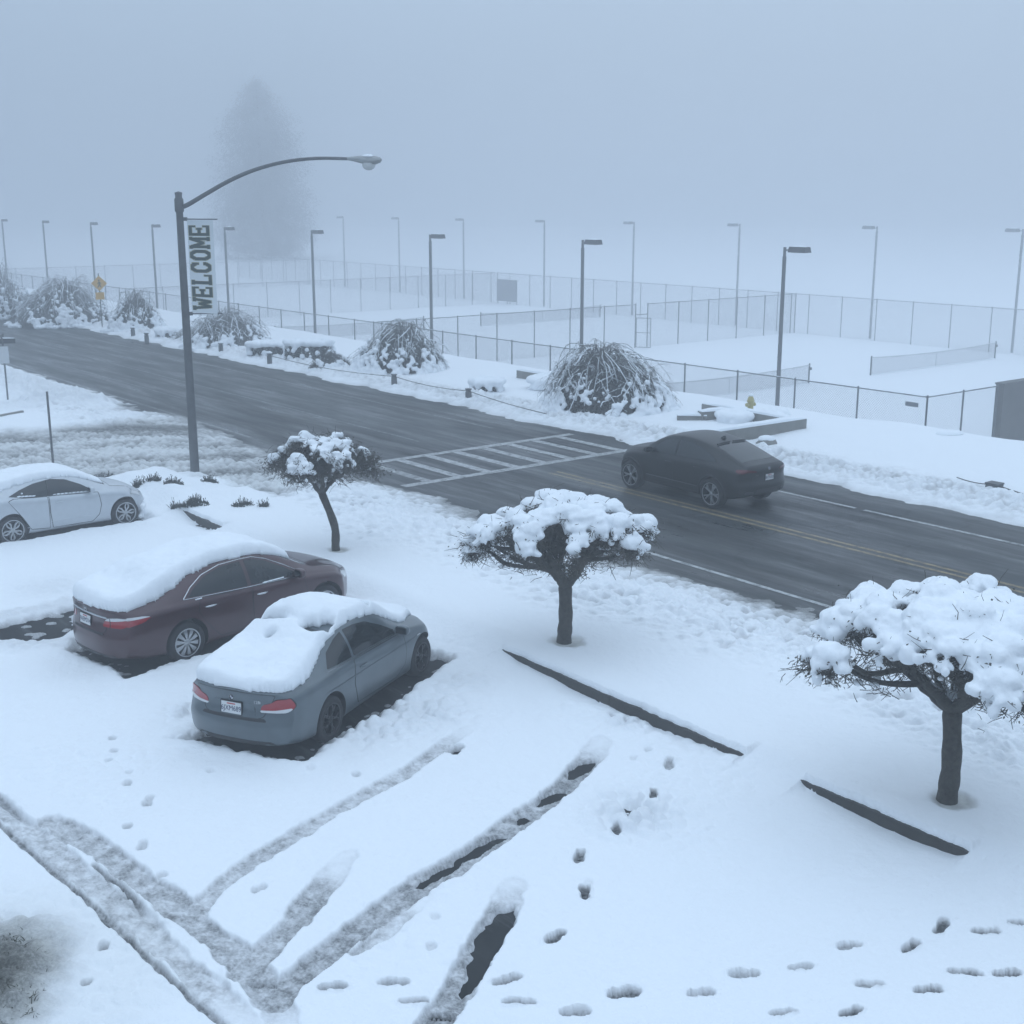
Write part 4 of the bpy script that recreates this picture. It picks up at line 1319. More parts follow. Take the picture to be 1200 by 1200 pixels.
def snow_on(car, name, parent, mask, thick, xr, yr, res=.018, seed=0, smooth_base=0, edge=.09, zmin=0.0, zfront=.78):
    """a slab of snow lying on the car: thickness from the signed distance mask(x, y), rounded at its edges"""
    nx, ny = int((xr[1] - xr[0]) / res), int((yr[1] - yr[0]) / res)
    xs = np.linspace(*xr, nx); ys = np.linspace(*yr, ny)
    X, Y = np.meshgrid(xs, ys, indexing='ij')
    d = mask(X, Y) + .026 * fbm(X * 6, Y * 6, 3, seed) + .006 * fbm(X * 22, Y * 22, 2, seed + 2)
    keep = d > 0
    base = np.full(X.shape, np.nan)
    for i in range(nx):
        for j in range(ny):
            if d[i, j] > -.06:
                loc, nor, _, ds = car.bvh.ray_cast(Vector((X[i, j], Y[i, j], 4)), Vector((0, 0, -1)))
                if loc is not None: base[i, j] = loc.z
    ok = keep & ~np.isnan(base) & (np.nan_to_num(base) > np.where(X > 0, zfront, zmin))
    zlim = np.where(X > 0, zfront, zmin); base = np.where(np.isnan(base), zlim, np.maximum(base, zlim)); zb = base
    lift = zb.copy()
    for _ in range(smooth_base):
        p = np.pad(lift, 1, mode='edge')
        lift = np.maximum(zb, (p[:-2, 1:-1] + p[2:, 1:-1] + p[1:-1, :-2] + p[1:-1, 2:] + 4 * lift) / 8)
    k = np.clip(d / edge, 0, 1)
    prof = np.sqrt(np.clip(1 - (1 - k) ** 2, 0, 1))
    th = thick(X, Y) * (1 + .22 * fbm(X * 2.2, Y * 2.2, 3, seed + 5)) * prof + .012 * fbm(X * 11, Y * 11, 3, seed + 8) * k
    zt = np.maximum(zb + .004, zb * (1 - k) + lift * k + np.maximum(th, .004))
    vid = -np.ones(X.shape, int); verts = []
    def add(i, j):
        if vid[i, j] < 0:
            vid[i, j] = len(verts); verts.append((X[i, j], Y[i, j], zt[i, j])); verts.append((X[i, j], Y[i, j], zb[i, j] - .01))
        return vid[i, j]
    faces = []; edges = {}
    for i in range(nx - 1):
        for j in range(ny - 1):
            if ok[i, j] and ok[i + 1, j] and ok[i, j + 1] and ok[i + 1, j + 1]:
                q = [add(i, j), add(i + 1, j), add(i + 1, j + 1), add(i, j + 1)]
                faces.append(tuple(q)); faces.append(tuple(v + 1 for v in q[::-1]))
                for a in range(4):
                    e = (q[a], q[(a + 1) % 4])
                    if (e[1], e[0]) in edges: del edges[(e[1], e[0])]
                    else: edges[e] = 1
    for a, b in edges: faces.append((b, a, a + 1, b + 1))
    me = bpy.data.meshes.new(name); me.from_pydata(verts, [], faces); me.update()
    me = eval_mesh(me, [('SMOOTH', dict(iterations=4, factor=.5))])
    return link(name, me, M['snow'], parent, True, 0)

def plate_on(car, root, y0, z0, word, w=.305, h=.152, off=.012):
    loc, nor = car.hit('rear', y0, z0)
    nor = Vector((nor.x, nor.y * .3, nor.z * .4)).normalized()
    # frame: right (viewed from behind) = -y
    ex = Vector((0, -1, 0)); ex = (ex - nor * ex.dot(nor)).normalized(); ez = nor.cross(ex) * 1.0
    if ez.z < 0: ez = -ez
    Mx = Matrix((ex, ez, nor)).transposed().to_4x4(); Mx.translation = loc + nor * off
    mb = MB(); mb.box((0, 0, 0), (w + .03, h + .03, .012)); fr = mb.build('license_plate_frame', M['plastic'], root, False); fr.matrix_local = Mx
    mb = MB(); mb.box((0, 0, .0085), (w, h, .006)); pl = mb.build('license_plate', M['plate'], fr, False)
    me = text_mesh(word, .098, .001); a = get_co(me); a[:, 0] *= .86; a[:, 1] -= .010; a[:, 2] += .0130; set_co(me, a)
    t = link('lettering', me, M['plate_text'], fr, False)
    mb = MB(); mb.box((0, h * .36, .0128), (w * .42, .016, .001)); mb.build('plate_script', M['plate_red'], fr, False)
    return fr

def handle_on(car, parent, axis, x, z, m, ln=.19):
    mb = MB()
    pts = []
    for k in range(7):
        q = k / 6; loc, nor = car.hit(axis, x - ln / 2 + ln * q, z)
        pts.append(loc + nor * (.004 + .026 * math.sin(math.pi * q) ** .6))
    mb.tube(pts, [.009, .013, .015, .015, .015, .013, .009], 8)
    return mb.build('handle', m, parent)

def badge_text(car, parent, axis, a, b, word, size, m, right):
    loc, nor = car.hit(axis, a, b)
    ex = Vector(right); ex = (ex - nor * ex.dot(nor)).normalized(); ez = nor.cross(ex)
    Mx = Matrix((ex, ez, nor)).transposed().to_4x4(); Mx.translation = loc + nor * .006
    me = text_mesh(word, size, .002)
    o = link('lettering', me, m, parent, False); o.matrix_local = Mx
    return o
def roundel_on(car, parent, a, b, r=.04):
    loc, nor = car.hit('rear', a, b)
    mb = MB()
    n = 24
    def disc(r0, r1, z, mi, k0=0, k1=n):
        vs, fs = [], []
        for k in range(k0, k1 + 1):
            th = 2 * math.pi * k / n; vs += [(r0 * math.cos(th), r0 * math.sin(th), z), (r1 * math.cos(th), r1 * math.sin(th), z)]
        for k in range(k1 - k0): fs.append((2 * k, 2 * k + 1, 2 * k + 3, 2 * k + 2))
        mb.add(vs, fs, mi)
    mb.lathe([(r * 1.02, -.01), (r * 1.02, .004), (r * .97, .0045)], n=n, mi=0)
    disc(r * .62, r * .97, .004, 1)
    for q in range(4): disc(.0001, r * .62, .0045, 0 if q % 2 else 2, q * 6, q * 6 + 6)
    o = mb.build('emblem', [M['chrome'], M['plastic'], M['plate_text']], parent, True, 30)
    o.matrix_local = Matrix.Translation(loc + nor * .004) @ nor.to_track_quat('Z', 'Y').to_matrix().to_4x4()
    return o
def mirror_on(car, root, side, x, z, m, sc=1.0):
    axis = 'L' if side > 0 else 'R'
    loc, nor = car.hit(axis, x, z)
    mb = MB()
    c = loc + Vector((0, side * .135, .035)) * sc
    bm = bmesh.new(); bmesh.ops.create_uvsphere(bm, u_segments=16, v_segments=10, radius=1)
    vs = []
    for v in bm.verts:
        p = v.co.copy()
        p = Vector((math.copysign(abs(p.x) ** .7, p.x), math.copysign(abs(p.y) ** .8, p.y), math.copysign(abs(p.z) ** .75, p.z)))
        vs.append(c + Vector((max(p.x, -.55) * .075, p.y * .115, p.z * .075)) * sc)
    mb.add(vs, [tuple(v.index for v in f.verts) for f in bm.faces]); bm.free()
    mb.tube([loc - Vector((0, side * .03, 0)), loc + Vector((0, side * .06, .012)), c], [.03, .026, .02], 8)
    mo = mb.build('mirror', m, root)
    gb = MB(); gx = c.x - .043 * sc
    gb.box((gx - .001, c.y, c.z), (.004, .16 * sc, .09 * sc)); gb.build('mirror_glass', M['glass'], mo, False)
    return mo
def px(car, x): return x - car.off
def poly(car, pts): return [(x - car.off, z) for x, z in pts]

# ---- slate coupe
P = dict(L=4.36, W=1.75, wb=2.66, roh=.93, ext=.15, tyre=.318, tyre_w=.215, dark_below=.20,
         top=[(0, .985), (.10, 1.035), (.22, 1.045), (.55, 1.065), (.72, 1.085), (1.05, 1.235), (1.45, 1.375), (1.85, 1.418), (2.25, 1.410), (2.6, 1.335), (2.95, 1.155), (3.25, .985), (3.45, .955), (3.9, .90), (4.2, .82), (4.36, .72)],
         belt=[(0, .90), (.6, .955), (1.2, .965), (2.2, .935), (3.1, .90), (3.5, .86), (4.0, .79), (4.36, .64)],
         wid=[(0, .80), (.25, .85), (.8, .875), (2.0, .865), (3.2, .872), (3.7, .872), (4.1, .84), (4.36, .74)],
         rail=[(0, .66), (.5, .68), (.8, .66), (1.2, .615), (1.8, .585), (2.4, .585), (2.8, .63), (3.2, .69), (3.6, .70), (4.1, .66), (4.36, .54)],
         bot=[(0, .27), (.35, .20), (.9, .17), (3.4, .17), (4.0, .19), (4.36, .25)],
         rz=pchip([0.2, .30, .50, .60, .66, .80, .95, 1.03], [.08, .03, .0, .0, .055, .075, .06, .035]),
         fz=pchip([0.2, .35, .55, .70, .85], [.06, 0, .0, .06, .16]), rround=.20, fround=.42)
car = Car(P)
c, rz, sc_ = POSE['slate']
root = thing('parked_car', c, rz, 'slate grey two door coupe with heaped snow on roof and trunk, nearest parked car', 'car')
root.scale = (sc_,) * 3
body = finish_car(car, root, M['paint_slate'], M['rim_dark'], (5, 'y'))
for ax in 'LR':
    dr = car.panel('door', ax, poly(car, [(1.66, .30), (2.78, .27), (3.02, .40), (3.06, .62), (2.98, .895), (1.60, .935), (1.56, .60)]), M['paint_slate'], root, .0025, 6, 2, seam=M['seam'])
    handle_on(car, dr, ax, px(car, 1.80), .80, M['paint_slate'])
    car.panel('door_window', ax, poly(car, [(1.66, .975), (2.93, .935), (2.60, 1.12), (2.25, 1.275), (1.95, 1.315), (1.69, 1.32)]), M['glass'], root, .003, 5, 2)
    car.panel('quarter_window', ax, poly(car, [(.98, 1.0), (1.60, .98), (1.63, 1.315), (1.42, 1.27), (1.16, 1.165)]), M['glass'], root, .003, 5, 2)
    tr = MB(); pts = []
    for k in range(26):
        q = k / 25; loc, nor = car.hit(ax, px(car, 2.96 - 2.02 * q), .922 + .055 * q); pts.append(loc + nor * .004)
    tr.tube(pts, .007, 6); tr.build('window_trim', M['chrome'], root)
    tr = MB(); pts = []
    for k in range(26):
        q = k / 25; loc, nor = car.hit(ax, px(car, .78 + 2.9 * q), .735 - .02 * q); pts.append(loc + nor * .001)
    tr.tube(pts, .006, 6); tr.build('crease_line', M['seam'] if False else M['paint_slate'], root)
car.panel('windshield', 'top', [(px(car, 2.55), -.52), (px(car, 3.18), -.62), (px(car, 3.26), 0), (px(car, 3.18), .62), (px(car, 2.55), .52), (px(car, 2.50), 0)], M['glass'], root, .003, 6)
car.panel('rear_window', 'top', [(px(car, .76), -.56), (px(car, 1.42), -.50), (px(car, 1.46), 0), (px(car, 1.42), .50), (px(car, .76), .56), (px(car, .72), 0)], M['glass'], root, .003, 6)
car.panel('sunroof', 'top', [(px(car, 1.62), -.38), (px(car, 2.05), -.38), (px(car, 2.05), .38), (px(car, 1.62), .38)], M['glass'], root, .003, 4)
tl = car.panel('trunk_lid', 'rear', [(-.60, .955), (-.44, .66), (-.36, .635), (.36, .635), (.44, .66), (.60, .955), (.5, .965), (-.5, .965)], M['paint_slate'], root, .003, 5, 2, centre=(0, .80), seam=M['seam'])
car.panel('license_recess', 'rear', [(-.34, .66), (.34, .66), (.31, .82), (-.31, .82)], M['paint_slate'], tl, .005, 3, 2, seam=M['seam'], seam_w=.008)
car.panel('bumper_gap', 'rear', [(-.50, .600), (.50, .600), (.46, .640), (-.46, .640)], M['plastic'], root, .006, 3, 1)
car.panel('bumper_valance', 'rear', [(-.62, .275), (.62, .275), (.55, .33), (-.55, .33)], M['plastic'], root, .005, 3, 1)
for sy in (-1, 1):
    lt = car.panel('taillight', 'rear', [(sy * .40, .745), (sy * .43, .825), (sy * .54, .845), (sy * .60, .895), (sy * .76, .905), (sy * .81, .80), (sy * .78, .745)], M['lens_red'], root, .009, 4, 2, centre=(sy * .63, .79), seam=M['seam'], seam_w=.008)
    car.panel('reversing_light', 'rear', [(sy * .41, .722), (sy * .40, .748), (sy * .60, .752), (sy * .775, .775), (sy * .785, .755), (sy * .72, .715)], M['lens_clear'], lt, .011, 3, 1, centre=(sy * .62, .742))
    ax = 'L' if sy > 0 else 'R'
    car.panel('side_marker', ax, poly(car, [(3.42, .715), (3.52, .715), (3.52, .735), (3.42, .735)]), M['lens_clear'], root, .005, 2, 1)
    hl = car.panel('headlight', 'front', [(sy * .40, .60), (sy * .66, .615), (sy * .70, .70), (sy * .60, .735), (sy * .42, .70)], M['lens_clear'], root, .006, 4)
    mirror_on(car, root, sy, px(car, 2.86), .955, M['paint_slate'])
    eb = MB(); eb.lathe([(.036, -.10), (.036, .06), (.030, .06), (.028, -.09)], c=(px(car, .04), .45 * 1 + (sy - 1) * .0, .275), n=14, axis='x') if sy > 0 else None
    if sy > 0: eb.build('exhaust_pipe', M['chrome'], root)
for sy in (-1, 1):
    car.panel('grille', 'front', [(sy * .03, .52), (sy * .22, .53), (sy * .24, .64), (sy * .20, .68), (sy * .03, .67)], M['plastic'], root, .006, 3)
plate_on(car, root, 0.02, .735, '6JXM689')
roundel_on(car, root, .02, .875)
badge_text(car, root, 'rear', -.36, .850, '128i', .062, M['chrome'], (0, -1, 0))
# snow: trunk and rear window, roof with slumped holes, windscreen and hood
def mask_slate(X, Y):
    xp = car.unx(X)
    a = sdf(xp, Y, [(.06, -.70), (.03, 0), (.06, .76), (.5, .80), (.9, .74), (1.3, .66), (2.5, .62), (3.0, .70), (3.6, .74), (3.95, .66), (4.1, .3), (4.12, -.2), (3.85, -.55), (3.3, -.70), (2.95, -.66), (2.5, -.585), (1.9, -.575), (1.45, -.585), (1.15, -.61), (.95, -.66), (.55, -.75), (.2, -.76)])
    for hx, hy, rx, ry in ((1.38, -.36, .13, .19), (1.50, -.44, .17, .10), (1.44, .40, .09, .20), (2.52, -.47, .05, .06), (1.05, .16, .04, .035)):
        q = (np.hypot((xp - hx) / rx, (Y - hy) / ry) - 1) * min(rx, ry)
        a = np.minimum(a, q)
    return a
def th_slate(X, Y):
    xp = car.unx(X)
    return .155 + .05 * np.exp(-((xp - .75) / .30) ** 2) - .05 * sstep(2.7, 3.4, xp) + .09 * np.exp(-((xp - 1.78) / .30) ** 2 - ((Y - .12) / .38) ** 2) - .05 * np.exp(-((xp - 1.42) / .07) ** 2) * (np.abs(Y) < .6)
snow_on(car, 'snow_cover', root, mask_slate, th_slate, (px(car, -.14), px(car, 4.2)), (-.86, .86), seed=3, smooth_base=25, zmin=.955)
WIPE = None

# ---- maroon sedan
P = dict(L=4.86, W=1.85, wb=2.775, roh=1.10, ext=.13, tyre=.332, tyre_w=.215, dark_below=.205, rim_ratio=.68,
         top=[(0, 1.03), (.10, 1.085), (.25, 1.095), (.5, 1.11), (.7, 1.14), (1.1, 1.30), (1.55, 1.425), (2.1, 1.467), (2.6, 1.455), (3.0, 1.37), (3.4, 1.19), (3.72, 1.03), (3.95, .995), (4.4, .92), (4.7, .82), (4.86, .71)],
         belt=[(0, .93), (.6, .985), (1.3, .99), (2.4, .955), (3.4, .925), (3.9, .88), (4.4, .80), (4.86, .63)],
         wid=[(0, .83), (.3, .895), (.9, .925), (2.3, .915), (3.5, .922), (4.1, .92), (4.55, .88), (4.86, .76)],
         rail=[(0, .70), (.5, .72), (.9, .69), (1.3, .645), (2.0, .615), (2.7, .615), (3.2, .67), (3.7, .74), (4.1, .75), (4.6, .70), (4.86, .56)],
         bot=[(0, .28), (.4, .21), (1.0, .18), (3.8, .18), (4.5, .19), (4.86, .24)],
         rz=pchip([0.2, .32, .52, .66, .72, .85, .98, 1.08], [.09, .02, .0, .01, .05, .06, .045, .03]),
         fz=pchip([0.2, .35, .55, .70, .85], [.05, 0, .0, .05, .16]), rround=.24, fround=.46)
car = Car(P)
c, rz, sc_ = POSE['maroon']
root = thing('parked_car', c, rz, 'dark maroon four door sedan with a smooth slab of snow on roof and trunk', 'car')
root.scale = (sc_,) * 3
body = finish_car(car, root, M['paint_maroon'], M['rim_silver'], (10, 'flare'))
for ax in 'LR':
    dr = car.panel('rear_door', ax, poly(car, [(1.46, .60), (1.60, .44), (1.74, .30), (2.28, .30), (2.36, .62), (2.36, .955), (1.38, .975), (1.34, .80)]), M['paint_maroon'], root, .0025, 6, 2, seam=M['seam'])
    handle_on(car, dr, ax, px(car, 1.56), .845, M['chrome'], .21)
    dr = car.panel('front_door', ax, poly(car, [(2.40, .30), (3.22, .29), (3.42, .42), (3.48, .65), (3.42, .92), (2.40, .952), (2.38, .62)]), M['paint_maroon'], root, .0025, 6, 2, seam=M['seam'])
    handle_on(car, dr, ax, px(car, 2.56), .825, M['chrome'], .21)
    car.panel('rear_door_window', ax, poly(car, [(1.20, 1.035), (2.33, .985), (2.33, 1.365), (1.95, 1.355), (1.60, 1.275), (1.36, 1.155)]), M['glass'], root, .003, 6, 2)
    car.panel('front_door_window', ax, poly(car, [(2.40, .985), (3.40, .960), (3.10, 1.135), (2.80, 1.285), (2.58, 1.355), (2.40, 1.365)]), M['glass'], root, .003, 6, 2)
    # bright moulding right round the side glass
    ring = car.outline(poly(car, [(1.10, 1.02), (2.36, .965), (3.50, .938), (3.14, 1.155), (2.82, 1.312), (2.58, 1.383), (2.34, 1.392), (1.93, 1.382), (1.56, 1.30), (1.30, 1.17)]), 1, .06)
    tr = MB(); pts = []
    for p in ring:
        loc, nor = car.hit(ax, p.x, p.y); pts.append(loc + nor * .003)
    pts.append(pts[0]); tr.tube(pts, .0085, 6, cap=False); tr.build('window_trim', M['chrome'], root)
    st = MB()
    for k, (x0, x1) in enumerate(((2.62, 3.05), (1.30, 1.42))):
        pts = []; rr_ = []
        for q in range(9):
            loc, nor = car.hit(ax, px(car, x0 + (x1 - x0) * q / 8), .965 + .012 * (k == 1)); pts.append(loc + nor * .006 + Vector((0, 0, .01)))
            rr_.append(.006 + .006 * abs(math.sin(q * 1.7)))
        st.tube(pts, rr_, 6)
    st.build('snow_cap', M['snow'], root)
car.panel('windshield', 'top', [(px(car, 2.95), -.55), (px(car, 3.62), -.66), (px(car, 3.72), 0), (px(car, 3.62), .66), (px(car, 2.95), .55), (px(car, 2.88), 0)], M['glass'], root, .003, 6)
car.panel('rear_window', 'top', [(px(car, .74), -.60), (px(car, 1.46), -.53), (px(car, 1.52), 0), (px(car, 1.46), .53), (px(car, .74), .60), (px(car, .68), 0)], M['glass'], root, .003, 6)
car.panel('hood', 'top', [(px(car, 3.74), -.70), (px(car, 4.40), -.66), (px(car, 4.66), -.42), (px(car, 4.74), 0), (px(car, 4.66), .42), (px(car, 4.40), .66), (px(car, 3.74), .70), (px(car, 3.82), 0)], M['paint_maroon'], root, .003, 6, 2, seam=M['seam'])
tl = car.panel('trunk_lid', 'rear', [(-.70, .99), (-.50, .90), (-.46, .70), (-.40, .675), (.40, .675), (.46, .70), (.50, .90), (.70, .99), (.55, 1.005), (-.55, 1.005)], M['paint_maroon'], root, .003, 5, 2, centre=(0, .84), seam=M['seam'])
cb = MB(); pts = []
for k in range(21):
    q = -1 + 2 * k / 20; loc, nor = car.hit('rear', q * .50, .925 + .012 * (1 - q * q)); pts.append(loc + nor * .010)
cb.tube(pts, .017, 8); cb.build('chrome_bar', M['chrome'], tl)
car.panel('bumper_gap', 'rear', [(-.44, .640), (.44, .640), (.42, .672), (-.42, .672)], M['plastic'], root, .006, 3, 1)
car.panel('bumper_valance', 'rear', [(-.66, .285), (.66, .285), (.60, .33), (-.60, .33)], M['plastic'], root, .005, 3, 1)
for sy in (-1, 1):
    lt = car.panel('taillight', 'rear', [(sy * .40, .775), (sy * .43, .865), (sy * .62, .885), (sy * .80, .905), (sy * .835, .895), (sy * .79, .80), (sy * .72, .765)], M['lens_red'], root, .009, 4, 1, centre=(sy * .62, .83), seam=M['seam'], seam_w=.006)
    car.panel('reversing_light', 'rear', [(sy * .44, .868), (sy * .50, .915), (sy * .66, .935), (sy * .80, .930), (sy * .82, .908), (sy * .62, .878)], M['lens_clear'], lt, .011, 3, 1, centre=(sy * .62, .908))
    ax = 'L' if sy > 0 else 'R'
    car.panel('lens_side', ax, [(-2.36, .79), (-2.12, .845), (-1.99, .905), (-2.10, .905), (-2.36, .89)], M['lens_red'], lt, .008, 3, 1)
    car.panel('lens_side_clear', ax, [(-2.36, .893), (-2.10, .908), (-1.99, .911), (-2.12, .935), (-2.36, .935)], M['lens_clear'], lt, .008, 3, 1)
    ls = MB(); pts = []
    for k in range(6):
        loc, nor = car.hit('rear', sy * .545, .765 + .155 * k / 5); pts.append(loc + nor * .012)
    ls.tube(pts, .005, 6); ls.build('lens_seam', M['seam'], lt)
    hl = car.panel('headlight', 'front', [(sy * .42, .60), (sy * .70, .64), (sy * .80, .76), (sy * .64, .76), (sy * .46, .68)], M['lens_clear'], root, .006, 4, centre=(sy * .62, .68))
    ax = 'L' if sy > 0 else 'R'
    car.panel('headlight', ax, poly(car, [(4.30, .76), (4.52, .70), (4.60, .66), (4.56, .72), (4.36, .80)]), M['lens_clear'], root, .006, 3, 1)
    mirror_on(car, root, sy, px(car, 3.30), .985, M['paint_maroon'], 1.05)
plate_on(car, root, .06, .80, '7AEM214')
em = MB(); em.box((0, 0, 0), (.012, .012, .075)); em.box((0, .058, 0), (.012, .012, .075)); em.box((0, .029, 0), (.012, .046, .012))
loc, nor = car.hit('rear', 0, .985); o = em.build('emblem', M['chrome'], root, False); o.location = loc + Vector((-.008, .0, 0))
def mask_maroon(X, Y):
    xp = car.unx(X)
    return sdf(xp, Y, [(.05, -.60), (.02, 0), (.05, .66), (.4, .82), (1.1, .76), (1.7, .70), (2.9, .66), (3.35, .62), (3.45, .2), (3.5, -.2), (3.42, -.54), (3.1, -.60), (2.5, -.585), (1.9, -.59), (1.5, -.62), (1.15, -.66), (.9, -.70), (.5, -.76), (.2, -.74)])
def th_maroon(X, Y):
    xp = car.unx(X)
    return .18 + .07 * np.exp(-((xp - .85) / .35) ** 2) - .06 * sstep(2.9, 3.4, xp)
snow_on(car, 'snow_cover', root, mask_maroon, th_maroon, (px(car, -.18), px(car, 3.6)), (-.92, .92), seed=11, smooth_base=60, edge=.13, zmin=1.0)

# ---- silver white hatchback coupe
P = dict(L=4.22, W=1.79, wb=2.65, roh=.78, tyre=.328, tyre_w=.215, dark_below=.19, rim_ratio=.74, arch_gap=.05,
         top=[(0, 1.02), (.10, 1.12), (.35, 1.20), (.7, 1.285), (1.2, 1.365), (1.7, 1.40), (2.1, 1.385), (2.5, 1.29), (2.9, 1.12), (3.2, 1.005), (3.45, .965), (3.8, .90), (4.1, .78), (4.22, .66)],
         belt=[(0, .96), (.5, 1.04), (1.0, 1.03), (1.8, .965), (2.6, .935), (3.1, .905), (3.6, .85), (4.0, .74), (4.22, .58)],
         wid=[(0, .80), (.25, .865), (.75, .895), (1.8, .880), (2.8, .885), (3.45, .893), (3.9, .85), (4.22, .70)],
         rail=[(0, .66), (.4, .66), (.9, .63), (1.5, .60), (2.1, .60), (2.5, .645), (3.0, .70), (3.4, .70), (3.9, .64), (4.22, .50)],
         bot=[(0, .30), (.35, .21), (.9, .17), (3.2, .17), (3.9, .18), (4.22, .24)],
         rz=pchip([0.2, .35, .55, .75, .95, 1.1], [.09, .02, .0, .04, .05, .05]),
         fz=pchip([0.2, .35, .50, .65, .80], [.05, 0, .02, .09, .22]), rround=.26, fround=.50)
car = Car(P)
c, rz, sc_ = POSE['silver']
root = thing('parked_car', c, rz, 'silver white hatchback with snow on its roof, parked at the left edge', 'car')
root.scale = (sc_,) * 3
body = finish_car(car, root, M['paint_silver'], M['rim_silver'], (5, 'leaf'))
for ax in 'LR':
    dr = car.panel('front_door', ax, poly(car, [(1.70, .26), (2.62, .26), (2.78, .40), (2.84, .62), (2.80, .915), (1.66, .975), (1.66, .60)]), M['paint_silver'], root, .0025, 6, 2, seam=M['seam'], seam_w=.015)
    handle_on(car, dr, ax, px(car, 1.86), .83, M['paint_silver'])
    dr = car.panel('rear_door', ax, poly(car, [(1.20, .30), (1.62, .26), (1.62, .978), (.86, 1.03), (.74, .99), (.84, .85), (1.02, .60)]), M['paint_silver'], root, .0025, 6, 1, centre=(px(car, 1.35), .66), seam=M['seam'], seam_w=.015)
    car.panel('side_window', ax, poly(car, [(.78, 1.085), (1.12, 1.03), (1.65, .995), (2.72, .955), (2.45, 1.13), (2.12, 1.275), (1.80, 1.315), (1.40, 1.275), (1.05, 1.185)]), M['glass'], root, .003, 6, 2, seam=M['plastic'], seam_w=.010)
    pl_ = MB(); pts = []
    for k in range(7):
        loc, nor = car.hit(ax, px(car, 1.66 + .03 * k / 6), 1.0 + .30 * k / 6); pts.append(loc + nor * .004)
    pl_.tube(pts, .012, 6); pl_.build('window_pillar', M['black'], root)
    cr_ = MB(); pts = []
    for k in range(22):
        q = k / 21; loc, nor = car.hit(ax, px(car, 1.10 + 1.55 * q), .34 + .075 * math.sin(q * 2.4)); pts.append(loc + nor * .001)
    cr_.tube(pts, .006, 6); cr_.build('crease_line', M['paint_silver'], root)
    sn = MB()
    rnd = random.Random(4)
    for k in range(5):
        loc, nor = car.hit(ax, px(car, 1.0 + .08 * k), 1.065 - .008 * k); sn.ball(loc + nor * .008, (.05, .012, .014 + .012 * rnd.random()), 8, 5)
    loc, nor = car.hit(ax, px(car, 1.08), 1.115); sn.ball(loc + nor * .006, (.025, .010, .022), 8, 5)
    for k in range(9):
        loc, nor = car.hit(ax, px(car, 1.80 + .09 * k), 1.0 - .004 * k); sn.ball(loc + nor * .006, (.045, .010, .006 + .010 * rnd.random()), 8, 5)
    sn.build('snow_cap', M['snow'], root)
car.panel('windshield', 'top', [(px(car, 2.42), -.54), (px(car, 3.05), -.64), (px(car, 3.16), 0), (px(car, 3.05), .64), (px(car, 2.42), .54), (px(car, 2.36), 0)], M['glass'], root, .003, 6)
car.panel('rear_window', 'top', [(px(car, .16), -.52), (px(car, 1.0), -.50), (px(car, 1.0), .50), (px(car, .16), .52)], M['glass'], root, .003, 6)
car.panel('hood', 'top', [(px(car, 3.16), -.66), (px(car, 3.75), -.62), (px(car, 4.02), -.36), (px(car, 4.06), 0), (px(car, 4.02), .36), (px(car, 3.75), .62), (px(car, 3.16), .66), (px(car, 3.24), 0)], M['paint_silver'], root, .003, 6, 2, seam=M['seam'], seam_w=.015)
for sy in (-1, 1):
    ax = 'L' if sy > 0 else 'R'
    car.panel('headlight', ax, poly(car, [(3.62, .74), (3.86, .66), (3.98, .58), (3.95, .69), (3.70, .80)]), M['lens_clear'], root, .006, 3, 1, seam=M['seam'], seam_w=.008)
    car.panel('taillight', ax, poly(car, [(.18, .86), (.20, .98), (.36, .98), (.52, .93), (.40, .86)]), M['lens_red'], root, .007, 3, 1, seam=M['seam'], seam_w=.006)
    car.panel('taillight', 'rear', [(sy * .50, .86), (sy * .52, .97), (sy * .74, 1.0), (sy * .76, .88)], M['lens_red'], root, .007, 3, 1)
    mirror_on(car, root, sy, px(car, 2.60), .985, M['paint_silver'])
def mask_silver(X, Y):
    xp = car.unx(X)
    return sdf(xp, Y, [(.02, -.60), (.0, 0), (.02, .6), (.4, .70), (1.2, .66), (2.3, .62), (3.0, .62), (3.12, .2), (3.14, -.2), (3.02, -.60), (2.5, -.60), (2.0, -.585), (1.4, -.60), (.8, -.645), (.3, -.66)])
def th_silver(X, Y):
    xp = car.unx(X)
    return .13 - .05 * sstep(2.4, 3.1, xp) + .03 * np.exp(-((xp - .5) / .4) ** 2)
snow_on(car, 'snow_cover', root, mask_silver, th_silver, (px(car, -.03), px(car, 3.25)), (-.80, .80), seed=23, smooth_base=20, zmin=.9)
# slush ploughed up against the nose
nb = MB(); rnd = random.Random(8)
for k in range(70):
    a = rnd.uniform(-1, 1); q = rnd.random()
    nb.ball((px(car, 4.05) - .30 * abs(a) ** 2.4 + .10 * q, a * .80, .10 + .42 * q ** 1.5 * (1 - .35 * abs(a))), rnd.uniform(.04, .085), 7, 5)
me = eval_mesh(nb.mesh('snow'), [('REMESH', dict(mode='VOXEL', voxel_size=.022)), ('SMOOTH', dict(iterations=2))])
a_ = get_co(me); set_co(me, a_ + (noise3(a_, 14, 5) * .02)[:, None])
link('snow_cap', me, M['snow'], root, True, 0)

